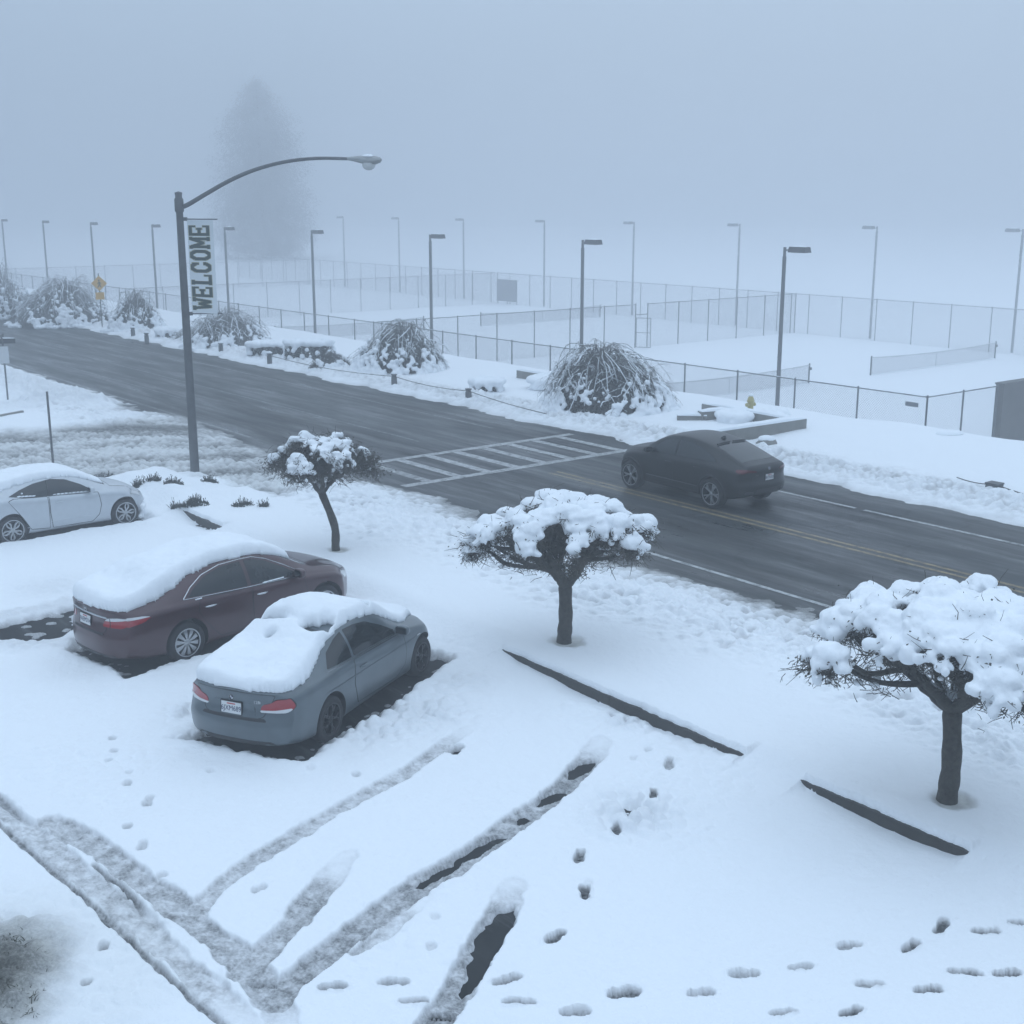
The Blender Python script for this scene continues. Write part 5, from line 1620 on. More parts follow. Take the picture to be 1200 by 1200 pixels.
# ---- black coupe style sport utility on the road
P = dict(L=4.98, W=2.02, wb=3.0, roh=1.06, tyre=.385, tyre_w=.27, dark_below=.36, rim_ratio=.74, inset=.14, arch_gap=.05,
         top=[(0, 1.10), (.06, 1.19), (.22, 1.225), (.5, 1.31), (1.0, 1.475), (1.5, 1.61), (2.0, 1.685), (2.4, 1.70), (2.8, 1.665), (3.15, 1.55), (3.5, 1.36), (3.72, 1.235), (3.9, 1.20), (4.4, 1.13), (4.75, 1.02), (4.98, .86)],
         belt=[(0, 1.02), (.5, 1.115), (1.2, 1.145), (2.2, 1.12), (3.4, 1.09), (3.9, 1.06), (4.4, .97), (4.98, .74)],
         wid=[(0, .90), (.3, .975), (.95, 1.01), (2.3, .985), (3.4, .99), (4.05, 1.005), (4.6, .96), (4.98, .82)],
         rail=[(0, .72), (.5, .71), (1.0, .685), (1.7, .66), (2.6, .66), (3.1, .71), (3.6, .79), (4.0, .80), (4.6, .74), (4.98, .60)],
         bot=[(0, .44), (.4, .32), (1.0, .25), (4.0, .25), (4.6, .27), (4.98, .34)],
         rz=pchip([0.3, .45, .62, .75, .82, .95, 1.08, 1.2], [.10, .03, .0, .01, .06, .045, .02, .01]),
         fz=pchip([0.3, .5, .70, .85, 1.0], [.06, 0, .0, .05, .14]), rround=.24, fround=.42)
car = Car(P)
c, rz, sc_ = POSE['black']
root = thing('moving_car', c, rz, 'black fastback sport utility car driving along the wet road', 'car')
root.scale = (sc_,) * 3
body = finish_car(car, root, M['paint_black'], M['rim_silver'], (5, 'double'))
for ax in 'LR':
    dr = car.panel('rear_door', ax, poly(car, [(1.50, .62), (1.62, .50), (1.72, .42), (2.36, .42), (2.44, .80), (2.44, 1.115), (1.32, 1.14), (1.34, .92)]), M['paint_black'], root, .0025, 6, 2, seam=M['seam'])
    handle_on(car, dr, ax, px(car, 1.60), .995, M['paint_black'], .21)
    dr = car.panel('front_door', ax, poly(car, [(2.48, .42), (3.36, .42), (3.52, .56), (3.56, .80), (3.50, 1.085), (2.48, 1.115), (2.46, .80)]), M['paint_black'], root, .0025, 6, 2, seam=M['seam'])
    handle_on(car, dr, ax, px(car, 2.64), .98, M['paint_black'], .21)
    car.panel('front_door_window', ax, poly(car, [(2.50, 1.165), (3.50, 1.13), (3.22, 1.33), (2.96, 1.485), (2.72, 1.56), (2.50, 1.575)]), M['glass'], root, .003, 6, 2)
    car.panel('rear_door_window', ax, poly(car, [(.98, 1.205), (2.43, 1.165), (2.43, 1.575), (2.1, 1.555), (1.65, 1.47), (1.25, 1.335)]), M['glass'], root, .003, 6, 2)
    tr = MB(); pts = []
    for k in range(24):
        q = k / 23; loc, nor = car.hit(ax, px(car, 1.55 + 1.9 * q), .50 + .01 * q); pts.append(loc + nor * .006)
    tr.tube(pts, .014, 6); tr.build('sill_trim', M['dark_metal'], root)
    for axx in (-P['wb'] / 2, P['wb'] / 2):
        fl = MB(); pts = []
        for k in range(17):
            th = math.pi * (-.06 + 1.12 * k / 16); ra = P['tyre'] + .085
            xx, zz = axx + ra * math.cos(th), P['tyre'] + .015 + ra * math.sin(th)
            loc, nor = car.hit(ax, xx, max(zz, .34)); pts.append(loc + nor * .004)
        fl.tube(pts, .016, 6); fl.build('wheel_arch_trim', M['plastic'], root)
car.panel('windshield', 'top', [(px(car, 3.06), -.58), (px(car, 3.66), -.70), (px(car, 3.76), 0), (px(car, 3.66), .70), (px(car, 3.06), .58), (px(car, 3.0), 0)], M['glass'], root, .003, 6)
car.panel('rear_window', 'top', [(px(car, .40), -.62), (px(car, 1.30), -.56), (px(car, 1.34), 0), (px(car, 1.30), .56), (px(car, .40), .62), (px(car, .36), 0)], M['glass'], root, .003, 6)
sp = MB()
for sy in (-1, 1):
    q = []
    for k in range(9):
        yv = sy * (.06 + .46 * k / 8); loc, nor = car.hit('top', px(car, 1.36 + .0), yv); q.append(loc + nor * .02 + Vector((-.03, 0, .005)))
    sp.tube(q, .022, 6)
sp.build('roof_spoiler', M['paint_black'], root)
fn = MB(); loc, nor = car.hit('top', px(car, 1.62), 0)
fn.add([loc + Vector((-.09, -.03, -.01)), loc + Vector((.12, -.02, -.01)), loc + Vector((.12, .02, -.01)), loc + Vector((-.09, .03, -.01)), loc + Vector((-.09, -.006, .075)), loc + Vector((-.04, -.006, .08)), loc + Vector((-.04, .006, .08)), loc + Vector((-.09, .006, .075))],
       [(3, 2, 1, 0), (4, 5, 6, 7), (0, 1, 5, 4), (1, 2, 6, 5), (2, 3, 7, 6), (3, 0, 4, 7)])
fn.build('roof_antenna', M['paint_black'], root, False)
tl = car.panel('tailgate', 'rear', [(-.66, 1.17), (-.56, 1.0), (-.52, .80), (-.44, .765), (.44, .765), (.52, .80), (.56, 1.0), (.66, 1.17), (.5, 1.185), (-.5, 1.185)], M['paint_black'], root, .003, 5, 2, centre=(0, .97), seam=M['seam'])
for sy in (-1, 1):
    car.panel('taillight', 'rear', [(sy * .42, 1.03), (sy * .44, 1.075), (sy * .70, 1.11), (sy * .86, 1.10), (sy * .90, 1.04), (sy * .80, 1.0), (sy * .70, 1.035)], mat('lens_red_dark', (.11, .010, .014), .2, noise=.1, coat=.4) if sy < 0 else bpy.data.materials['lens_red_dark'], root, .009, 3, 1, centre=(sy * .68, 1.06))
    hl = car.panel('headlight', 'front', [(sy * .40, .80), (sy * .72, .84), (sy * .78, .93), (sy * .60, .95), (sy * .42, .90)], M['lens_clear'], root, .006, 4)
    ax = 'L' if sy > 0 else 'R'
    car.panel('headlight', ax, poly(car, [(4.50, .92), (4.66, .86), (4.70, .90), (4.56, .97)]), M['lens_clear'], root, .006, 3, 1)
    mirror_on(car, root, sy, px(car, 3.34), 1.165, M['paint_black'], 1.2)
    car.panel('grille', 'front', [(sy * .03, .62), (sy * .26, .63), (sy * .30, .82), (sy * .24, .88), (sy * .03, .88)], M['plastic'], root, .006, 3)
    car.panel('exhaust_trim', 'rear', [(sy * .50, .46), (sy * .74, .47), (sy * .72, .54), (sy * .50, .54)], M['dark_metal'], root, .008, 3, 1)
car.panel('bumper_valance', 'rear', [(-.46, .44), (.46, .44), (.42, .58), (-.42, .58)], M['plastic'], root, .006, 3, 1)
plate_on(car, root, -.05, .87, '8KTR520')
roundel_on(car, root, 0, 1.10, .046)
badge_text(car, root, 'rear', .40, .955, 'X6', .085, M['chrome'], (0, -1, 0))
# ------------------------------------------------------------------ street lamp with the banner
lamp_base = at(229, 560, .15)
lamp_base.z = -.1
root = thing('street_lamp', lamp_base, ROAD_ROT, 'tall grey street lamp with a curved arm, standing at the corner of the driveway', 'street lamp')
LZ = 7.75
pm = MB(); pm.tube([(0, 0, -.1), (0, 0, 3.5), (0, 0, LZ)], [.125, .108, .088], 16)
pm.tube([(0, 0, -.05), (0, 0, .35)], [.17, .165], 16)
pm.lathe([(.095, LZ), (.095, LZ + .05), (.0001, LZ + .08)], n=16)
pm.build('pole', M['pole_grey'], root)
hd_px = at(418, 184, 0)
# the arm reaches out over the road: local +y is across the road, local +x along it
arm_dir = Vector((.72, .69, 0)).normalized()
AL = 4.62
pts = []
prof = [(0, 7.42), (.05, 7.49), (.16, 7.76), (.30, 8.09), (.45, 8.36), (.62, 8.55), (.80, 8.635), (1.0, 8.62)]
for k, z in smooth_line([Vector((a, b, 0)) for a, b in prof], 4) and [(p.x, p.y) for p in smooth_line([Vector((a, b, 0)) for a, b in prof], 4)]:
    pts.append(arm_dir * (k * AL) + Vector((0, 0, z)))
am = MB(); am.tube(pts, list(np.linspace(.062, .040, len(pts))), 10)
am.lathe([(.10, 7.30), (.12, 7.34), (.12, 7.62), (.10, 7.66)], n=14)
am.build('arm', M['pole_grey'], root)
# cobra head
tip = pts[-1]; fw = arm_dir; sd_ = Vector((-fw.y, fw.x, 0))
hb = MB()
secs = [(-.10, .045, .045, -.0), (.06, .075, .07, -.01), (.25, .15, .11, -.03), (.45, .185, .135, -.05), (.62, .17, .12, -.05), (.74, .11, .08, -.04), (.78, .03, .03, -.03)]
vs, fs = [], []
n = 14
for x, w_, h_, dz in secs:
    for k in range(n):
        th = 2 * math.pi * k / n
        zz = math.sin(th); zz = zz * h_ * (1.0 if zz > 0 else .75)
        vs.append(tip + fw * x + sd_ * (w_ * math.cos(th)) + Vector((0, 0, dz + zz)))
for i in range(len(secs) - 1):
    for k in range(n):
        fs.append((i * n + k, i * n + (k + 1) % n, (i + 1) * n + (k + 1) % n, (i + 1) * n + k))
hb.add(vs, fs)
head = hb.build('lamp_head', M['lamp_grey'], root)
gl = MB(); c_ = tip + fw * .45 + Vector((0, 0, -.15)); gl.ball(c_, (.17, .17, .13), 14, 8); gl.build('lens', M['lamp_glass'], head)
sn = MB(); sn.ball(tip + fw * .42 + Vector((0, 0, .062)), (.20, .13, .05), 12, 6); sn.build('snow_cap', M['snow'], head)

# the banner hangs from two rods beside the pole, facing the camera side
ban_dir = Vector((-lamp_base.y, lamp_base.x, 0)).normalized() * -1           # to the right as seen from the lot
ban_n = Vector((lamp_base.x, lamp_base.y, 0)).normalized() * -1             # towards the lot
bz0, bz1, bw_ = 4.72, 7.10, .66
broot = thing('banner', lamp_base, 0, 'white banner reading WELCOME hung on the street lamp', 'banner')
bm_ = MB(); nx_, nz_ = 8, 26
def bpt(a, b, off):
    x = .17 + bw_ * a; z = bz0 + (bz1 - bz0) * b
    sway = .030 * math.sin(b * 5.0 + a * 2.2) * (a * .8 + .2) + .035 * a * a
    p = ban_dir * x + Vector((0, 0, z - .05 * a * (1 - b))) + ban_n * (sway + off)
    return p
vs = []; fs = []
for off in (.004, -.004):
    o_ = len(vs)
    for j in range(nz_ + 1):
        for i in range(nx_ + 1): vs.append(bpt(i / nx_, j / nz_, off))
    for j in range(nz_):
        for i in range(nx_):
            a = o_ + j * (nx_ + 1) + i
            f = (a, a + 1, a + nx_ + 2, a + nx_ + 1); fs.append(f if off > 0 else f[::-1])
bm_.add(vs, fs); cloth = bm_.build('cloth', M['banner'], broot, True, 0)
rd = MB()
for z in (bz1 + .03, bz0 - .03): rd.tube([Vector((0, 0, z)), ban_dir * .95 + Vector((0, 0, z - .01))], .016, 8); rd.box((ban_dir * .10 + Vector((0, 0, z))), (.16, .10, .09))
rd.build('rod', M['pole_grey'], broot)
# slab serif capitals drawn from strokes, rasterised to fine cells, reading upwards
def strokes(ch):
    s = .27; q = .17
    bars = {
     'E': [((.12, 0), (.12, 1), s), ((.0, 0), (.95, 0), q), ((.0, 1), (.95, 1), q), ((.12, .5), (.62, .5), q), ((.90, .0), (.90, .26), q), ((.90, .74), (.90, 1), q), ((.66, .36), (.66, .64), q)],
     'L': [((.20, 0), (.20, 1), s), ((.02, 0), (.95, 0), q), ((.02, 1), (.42, 1), q), ((.90, 0), (.90, .34), q)],
     'C': [((.14, .2), (.14, .8), s), ((.14, .2), (.32, .02), s), ((.14, .8), (.32, .98), s), ((.30, .0), (.66, .0), q + .02), ((.30, 1), (.66, 1), q + .02), ((.66, .02), (.86, .2), s), ((.66, .98), (.86, .8), s), ((.86, .64), (.86, .98), q + .03), ((.86, .2), (.86, .34), s)],
     'O': [((.14, .2), (.14, .8), s), ((.86, .2), (.86, .8), s), ((.14, .2), (.32, .02), s), ((.14, .8), (.32, .98), s), ((.30, 0), (.70, 0), q + .02), ((.30, 1), (.70, 1), q + .02), ((.68, .02), (.86, .2), s), ((.68, .98), (.86, .8), s)],
     'M': [((.12, 0), (.12, 1), s * .9), ((.88, 0), (.88, 1), s * .9), ((.14, .97), (.5, .28), s * .9), ((.86, .97), (.5, .28), s * .9), ((-.04, 0), (.30, 0), q), ((.70, 0), (1.04, 0), q), ((-.04, 1), (.2, 1), q), ((.8, 1), (1.04, 1), q)],
     'W': [((.06, 1), (.26, .04), s * .9), ((.94, 1), (.74, .04), s * .9), ((.28, .04), (.5, .72), s * .85), ((.72, .04), (.5, .72), s * .85), ((-.12, 1), (.26, 1), q), ((.74, 1), (1.12, 1), q)]}
    return bars[ch]
def raster(ch, grow):
    N = 44; xs_ = (np.arange(N) + .5) / N * 1.4 - .2; ys_ = (np.arange(N) + .5) / N * 1.3 - .15
    X, Y = np.meshgrid(xs_, ys_)
    m = np.zeros(X.shape, bool)
    for (x0, y0), (x1, y1), w_ in strokes(ch):
        vx, vy = x1 - x0, y1 - y0; L_ = math.hypot(vx, vy)
        a = ((X - x0) * vx + (Y - y0) * vy) / L_; d_ = np.abs(-(X - x0) * vy + (Y - y0) * vx) / L_
        m |= (a > -.02 - grow) & (a < L_ + .02 + grow) & (d_ < w_ / 2 + grow)
    return xs_, ys_, m
def letters(name, grow, off, m):
    lb = MB()
    word = 'WELCOME'; cell = .313; y0 = .20
    hgt = .44
    for i, ch in enumerate(word):
        xs_, ys_, g = raster(ch, grow); dxc = xs_[1] - xs_[0]; dyc = ys_[1] - ys_[0]
        for r_ in range(g.shape[0]):
            c_ = 0
            while c_ < g.shape[1]:
                if g[r_, c_]:
                    e_ = c_
                    while e_ + 1 < g.shape[1] and g[r_, e_ + 1] and e_ - c_ < 7: e_ += 1
                    q = []
                    for gx, gy in ((xs_[c_] - dxc / 2, ys_[r_] - dyc / 2), (xs_[e_] + dxc / 2, ys_[r_] - dyc / 2), (xs_[e_] + dxc / 2, ys_[r_] + dyc / 2), (xs_[c_] - dxc / 2, ys_[r_] + dyc / 2)):
                        up = .11 + i * cell + gx * .262          # along the reading direction (upwards)
                        ac = .075 + (1 - gy) * hgt               # letter tops towards the pole
                        q.append(bpt(ac / bw_, up / (bz1 - bz0), off))
                    lb.add(q, [(3, 2, 1, 0)])
                    c_ = e_ + 1
                else: c_ += 1
    return lb.build(name, m, cloth, False)
letters('lettering', .0, .0085, M['letter'])
letters('lettering_edge', .035, .0062, M['letter_edge'])

# ------------------------------------------------------------------ planter walls, hydrant, bollards, signs
def wall(name, pts, h, th, label, z0=0.0, snow=.10):
    root = thing(name, W(pts[0][0], pts[0][1], z0), 0, label, 'wall')
    wb = MB(); sb = MB(); o_ = Vector(W(pts[0][0], pts[0][1], z0))
    for i in range(len(pts) - 1):
        a, b = W(*pts[i], z0) - o_, W(*pts[i + 1], z0) - o_
        hh = h[i] if hasattr(h, '__len__') else h
        d = b - a; L = d.length; rz = math.atan2(d.y, d.x)
        mid = (a + b) / 2
        wb.box(mid + Vector((0, 0, hh / 2 - .3)), (L + th * .96, th - .004 * i, hh + .6), rz)
        # rounded ridge of snow along the top
        n_ = max(3, int(L / .25)); row = 7; vs = []; fs = []
        ux = d.normalized(); vy = Vector((-ux.y, ux.x, 0))
        for k in range(n_ + 1):
            q = -th * .45 + (L + th * .9) * k / n_
            tap = min(1, .35 + 4 * min(k, n_ - k) / n_)
            for j in range(row):
                ph = math.pi * j / (row - 1)
                wob = 1 + .18 * float(fbm(np.array([q * 1.3 + i * 7]), np.array([j * .15]), 2, 90)[0])
                vs.append(a + ux * q + vy * (th * .56 * math.cos(ph)) + Vector((0, 0, hh + snow * tap * wob * math.sin(ph) ** .6 + .001 * i)))
        for k in range(n_):
            for j in range(row - 1): fs.append((k * row + j, k * row + j + 1, (k + 1) * row + j + 1, (k + 1) * row + j))
        fs.append(tuple(range(row))); fs.append(tuple(range(n_ * row, n_ * row + row))[::-1])
        sb.add(vs, fs)
    wb.build('concrete_wall', M['concrete'], root, False)
    sb.build('snow_cap', M['snow'], root)
    return root
_a = ut(at(938, 489, .62)); _b = ut(at(826, 508, .55))
wall('planter_wall', [(_b[0], _b[1]), _a, (_a[0] - 4.3, _a[1] + .2)], [.58, .52], .30, 'low concrete planter wall with snow on top, behind the dark car')
wall('planter_wall', [ut(at(852, 480, .5)), ut(at(824, 482, .5)), ut(at(798, 485, .4))], [.50, .36], .28, 'stepped concrete planter wall beside the big weeping shrub')
p = at(600, 452, .1); u_, t_ = ut(p)
wall('planter_wall', [(u_ + .9, t_ + 1.2), (u_ - .9, t_ + 1.2)], .55, .28, 'short grey concrete wall between two clipped shrubs')

p = at(879, 486, .2)
root = thing('fire_hydrant', (p.x, p.y, .20), 0, 'yellow fire hydrant standing behind the planter wall', 'hydrant')
hb = MB(); hb.lathe([(.15, 0), (.15, .05), (.10, .07), (.105, .45), (.135, .46), (.135, .50), (.115, .52), (.10, .60), (.06, .66), (.0001, .68)], n=16); hb.build('barrel', M['hydrant'], root)
for rz_ in (0, math.pi):
    ob = MB(); ob.lathe([(.055, .0), (.055, .15), (.065, .15), (.065, .20), (.0001, .20)], c=(0, 0, 0), n=12, axis='x'); o = ob.build('outlet', M['hydrant'], root); o.location = (0, 0, .36); o.rotation_euler = (0, 0, rz_ + .6)
nb = MB(); nb.lathe([(.03, .66), (.03, .73), (.0001, .73)], n=6); nb.build('valve_nut', M['hydrant'], root)
sb = MB(); sb.ball((0, 0, .69), (.10, .10, .05), 10, 6); sb.build('snow_cap', M['snow'], root)

def bollard(px_, py_, h, label, snow=True, square=False, w_=.12):
    p = at(px_, py_, .18)
    root = thing('bollard', (p.x, p.y, -.02), ROAD_ROT, label, 'bollard', 'bollards along the far roadside')
    b = MB()
    if square:
        b.box((0, 0, h / 2 + .05), (.34, .30, h + .2)); b.box((0, 0, h + .17), (.37, .33, .04))
    else:
        b.lathe([(w_, -.1), (w_, h * .78), (w_ * .8, h * .8), (w_ * .8, h * .9), (w_ * 1.08, h * .92), (w_ * 1.08, h * 1.0), (.0001, h * 1.03)], n=14)
    b.build('post', M['dark_metal'] if square else M['pole_grey'], root)
    if snow:
        s_ = MB(); s_.ball((0, 0, h + (.2 if square else .02)), (w_ * 1.15, w_ * 1.15, .085), 12, 6); s_.build('snow_cap', M['snow'], root)
    return root
bl = [(462, 450, .62, 'grey bollard with a snow cap in front of the round weeping shrub'),
      (549, 466, .55, 'dark bollard without snow on the snowy far roadside'),
      (316, 424, .60, 'grey bollard with a snow cap in front of the long clipped hedge'),
      (259, 411, .58, 'pale bollard with a snow cap in front of the shrub behind the street lamp'),
      (172, 399, .60, 'hazy bollard near the small snow-topped bush'),
      (156, 392, .58, 'hazy bollard in front of the dark weeping shrub beside the yellow sign')]
bpos = []
for i, (a, b, h_, lab) in enumerate(bl):
    r_ = bollard(a, b, h_, lab, snow=(i != 1)); bpos.append(Vector((r_.location.x, r_.location.y, h_ * .8)))
r_ = bollard(1165, 572, .16, 'low dark square post sticking out of the snow bank at the right', snow=False, square=True); sqp = Vector((r_.location.x, r_.location.y, .28))
def rope(a, b, sag, label, m=M['rope'], rad_=.014):
    c = (a + b) / 2; mb = MB()
    mb.tube([a.lerp(b, k / 14) - c + Vector((0, 0, -sag * 4 * (k / 14) * (1 - k / 14))) for k in range(15)], rad_, 6)
    o = mb.build('rope', m, None); o.location = c
    return tag(o, label, 'rope', 'ropes between roadside posts')
rope(bpos[0], bpos[1], .10, 'thin rope strung from the snow-capped bollard to the bare dark bollard')
rope(bpos[1], Vector((*at(640, 490, .3).xy, .45)), .05, 'thin rope running from the bare dark bollard towards the big weeping shrub')
rope(bpos[2], bpos[0], .15, 'thin rope from the bollard by the hedge to the bollard by the round weeping shrub')
rope(sqp + Vector((.05, 0, -.02)), Vector((*at(1230, 585, .25).xy, .22)), .03, 'dark rope from the low square post to the right edge', rad_=.022)
rope(sqp + Vector((-.1, 0, .0)), Vector((*at(1121, 561, .3).xy, .34)), .04, 'dark rope from the low square post half buried in the snow bank')

# yellow diamond warning sign deep in the fog
p = at(120, 384, .1)
root = thing('warning_sign', (p.x, p.y, 0), 0, 'yellow diamond warning sign with a smaller plate below, faint in the fog', 'sign')
pb = MB(); pb.tube([(0, 0, -.1), (0, 0, 3.3)], .035, 8); pb.build('post', M['galv'], root)
face = math.atan2(-p.y, -p.x)
db = MB(); db.box((0, 0, 0), (.02, .64, .64), M4=Matrix.Rotation(R(45), 3, 'X')); o = db.build('diamond', M['sign_yellow'], root, False); o.location = (.05 * math.cos(face), .05 * math.sin(face), 2.72); o.rotation_euler = (0, 0, face)
fb = MB()   # walking figure drawn in strokes
for a, b, w_ in (((0, .10), (.02, -.06), .075), ((.02, -.06), (.10, -.24), .055), ((.02, -.06), (-.09, -.24), .055), ((0, .08), (.12, -.02), .045), ((0, .08), (-.10, -.03), .045)):
    a, b = Vector(a), Vector(b); d = (b - a).normalized() * 1; nrm = Vector((-d.y, d.x)) * w_ / 2
    fb.add([(0, q.x, q.y) for q in (a + nrm, a - nrm, b - nrm, b + nrm)], [(0, 1, 2, 3)])
    fb.v[-4:] = [(v[0] + .0006 * len(fb.f), v[1], v[2]) for v in fb.v[-4:]]
fb.add([(0.005, .05 * math.cos(k * math.pi / 5), .17 + .05 * math.sin(k * math.pi / 5)) for k in range(10)], [tuple(range(10))])
f_ = fb.build('symbol', M['black'], o, False); f_.location = (.012, 0, 0)
db = MB(); db.box((0, 0, 0), (.02, .50, .42)); o = db.build('lower_plate', M['sign_yellow'], root, False); o.location = (.05 * math.cos(face), .05 * math.sin(face), 1.98); o.rotation_euler = (0, 0, face)

# street sign post at the left edge, bare stake beside the bed
p = at(10, 476, .1)
root = thing('sign_post', (p.x, p.y, 0), R(15), 'thin sign post with crossed name plates and a hanging white notice at the left edge', 'sign')
pb = MB(); pb.tube([(0, 0, -.1), (0, 0, 2.62)], .032, 8); pb.build('post', M['galv'], root)
nb = MB(); nb.box((.0, 0, 2.50), (.88, .02, .18)); nb.build('name_plate', M['dark_metal'], root, False)
nb = MB(); nb.box((0, -.0, 2.66), (.02, .80, .18)); nb.build('name_plate', M['dark_metal'], root, False)
wb_ = MB(); wb_.box((.0, -.05, 2.0), (.36, .015, .62)); wb_.build('notice', M['sign_white'], root, False)
sb = MB(); sb.tube([(-.42, 0, 2.60), (0, 0, 2.615), (.42, 0, 2.60)], [.015, .03, .015], 6); sb.build('snow_cap', M['snow'], root)
p = at(63, 552, .1)
sb = MB(); sb.tube([(0, 0, -.1), (0, 0, 2.35)], .034, 8); sb.lathe([(.05, .0), (.05, .12)], n=8); o = sb.build('stake', M['galv'], None); o.location = (p.x, p.y, 0)
tag(o, 'bare thin metal stake standing behind the silver white hatchback', 'stake')
# dark edging poking from the snow on the left island
eb = MB(); a, b = at(-20, 497, .1), at(27, 488, .1); c = (a + b) / 2
eb.box((0, 0, .16), ((b - a).length, .12, .30), 0); o = eb.build('edging_stone', M['concrete'], None, False); o.location = (c.x, c.y, 0); o.rotation_euler = (0, 0, math.atan2((b - a).y, (b - a).x))
tag(o, 'dark edging stone sticking out of the snow on the left island', 'edging')
# rocks half buried beyond the bank
for i, (px_, py_, s_, lab) in enumerate(((898, 521, (.34, .28, .26), 'small dark rock with a snow cap beside the end of the planter wall'), (1112, 517, (.62, .4, .34), 'flat rock with snow on it at the crest of the bank below the corner post'),
                                         (1015, 510, (.0, 0, 0), None))):
    if lab is None: continue
    p = at(px_, py_, .15)
    bm = bmesh.new(); bmesh.ops.create_icosphere(bm, subdivisions=3, radius=1); me = bpy.data.meshes.new('rock'); bm.to_mesh(me); bm.free()
    co_ = get_co(me); co_ *= (1 + .35 * noise3(co_, 1.1, i + 3))[:, None]; co_ *= np.array(s_); set_co(me, co_)
    root = thing('rock', (p.x, p.y, .12), .4 * i, lab, 'rock')
    link('stone', me, M['concrete'], root, True, 40)
    sb = MB(); sb.ball((0, 0, s_[2] * .82), (s_[0] * .8, s_[1] * .8, .11), 14, 8); sb.build('snow_cap', M['snow'], root)
# ------------------------------------------------------------------ trees and shrubs
def voxel_snow(blobs, voxel, seed, amp=.025, it=2, ns=9):
    """heap the blobs together to one body of snow; blobs = [(centre, radii)]"""
    bm = bmesh.new(); bmesh.ops.create_icosphere(bm, subdivisions=2, radius=1)
    sv = np.array([v.co[:] for v in bm.verts]); sf = np.array([[v.index for v in f.verts] for f in bm.faces]); bm.free()
    V = []; F = []
    for i, (c, r) in enumerate(blobs):
        V.append(sv * np.array(r) + np.array(c)); F.append(sf + i * len(sv))
    V = np.concatenate(V); F = np.concatenate(F)
    me = bpy.data.meshes.new('snow'); me.from_pydata(V.tolist(), [], F.tolist()); me.update()
    me = eval_mesh(me, [('REMESH', dict(mode='VOXEL', voxel_size=voxel)), ('SMOOTH', dict(iterations=it, factor=.5))])
    a = get_co(me)
    no = np.empty(len(me.vertices) * 3); me.vertex_normals.foreach_get('vector', no); no = no.reshape(-1, 3)
    a = a + no * (amp * noise3(a, ns, seed) + amp * .5 * noise3(a, ns * 2.6, seed + 9))[:, None]
    set_co(me, a)
    return me

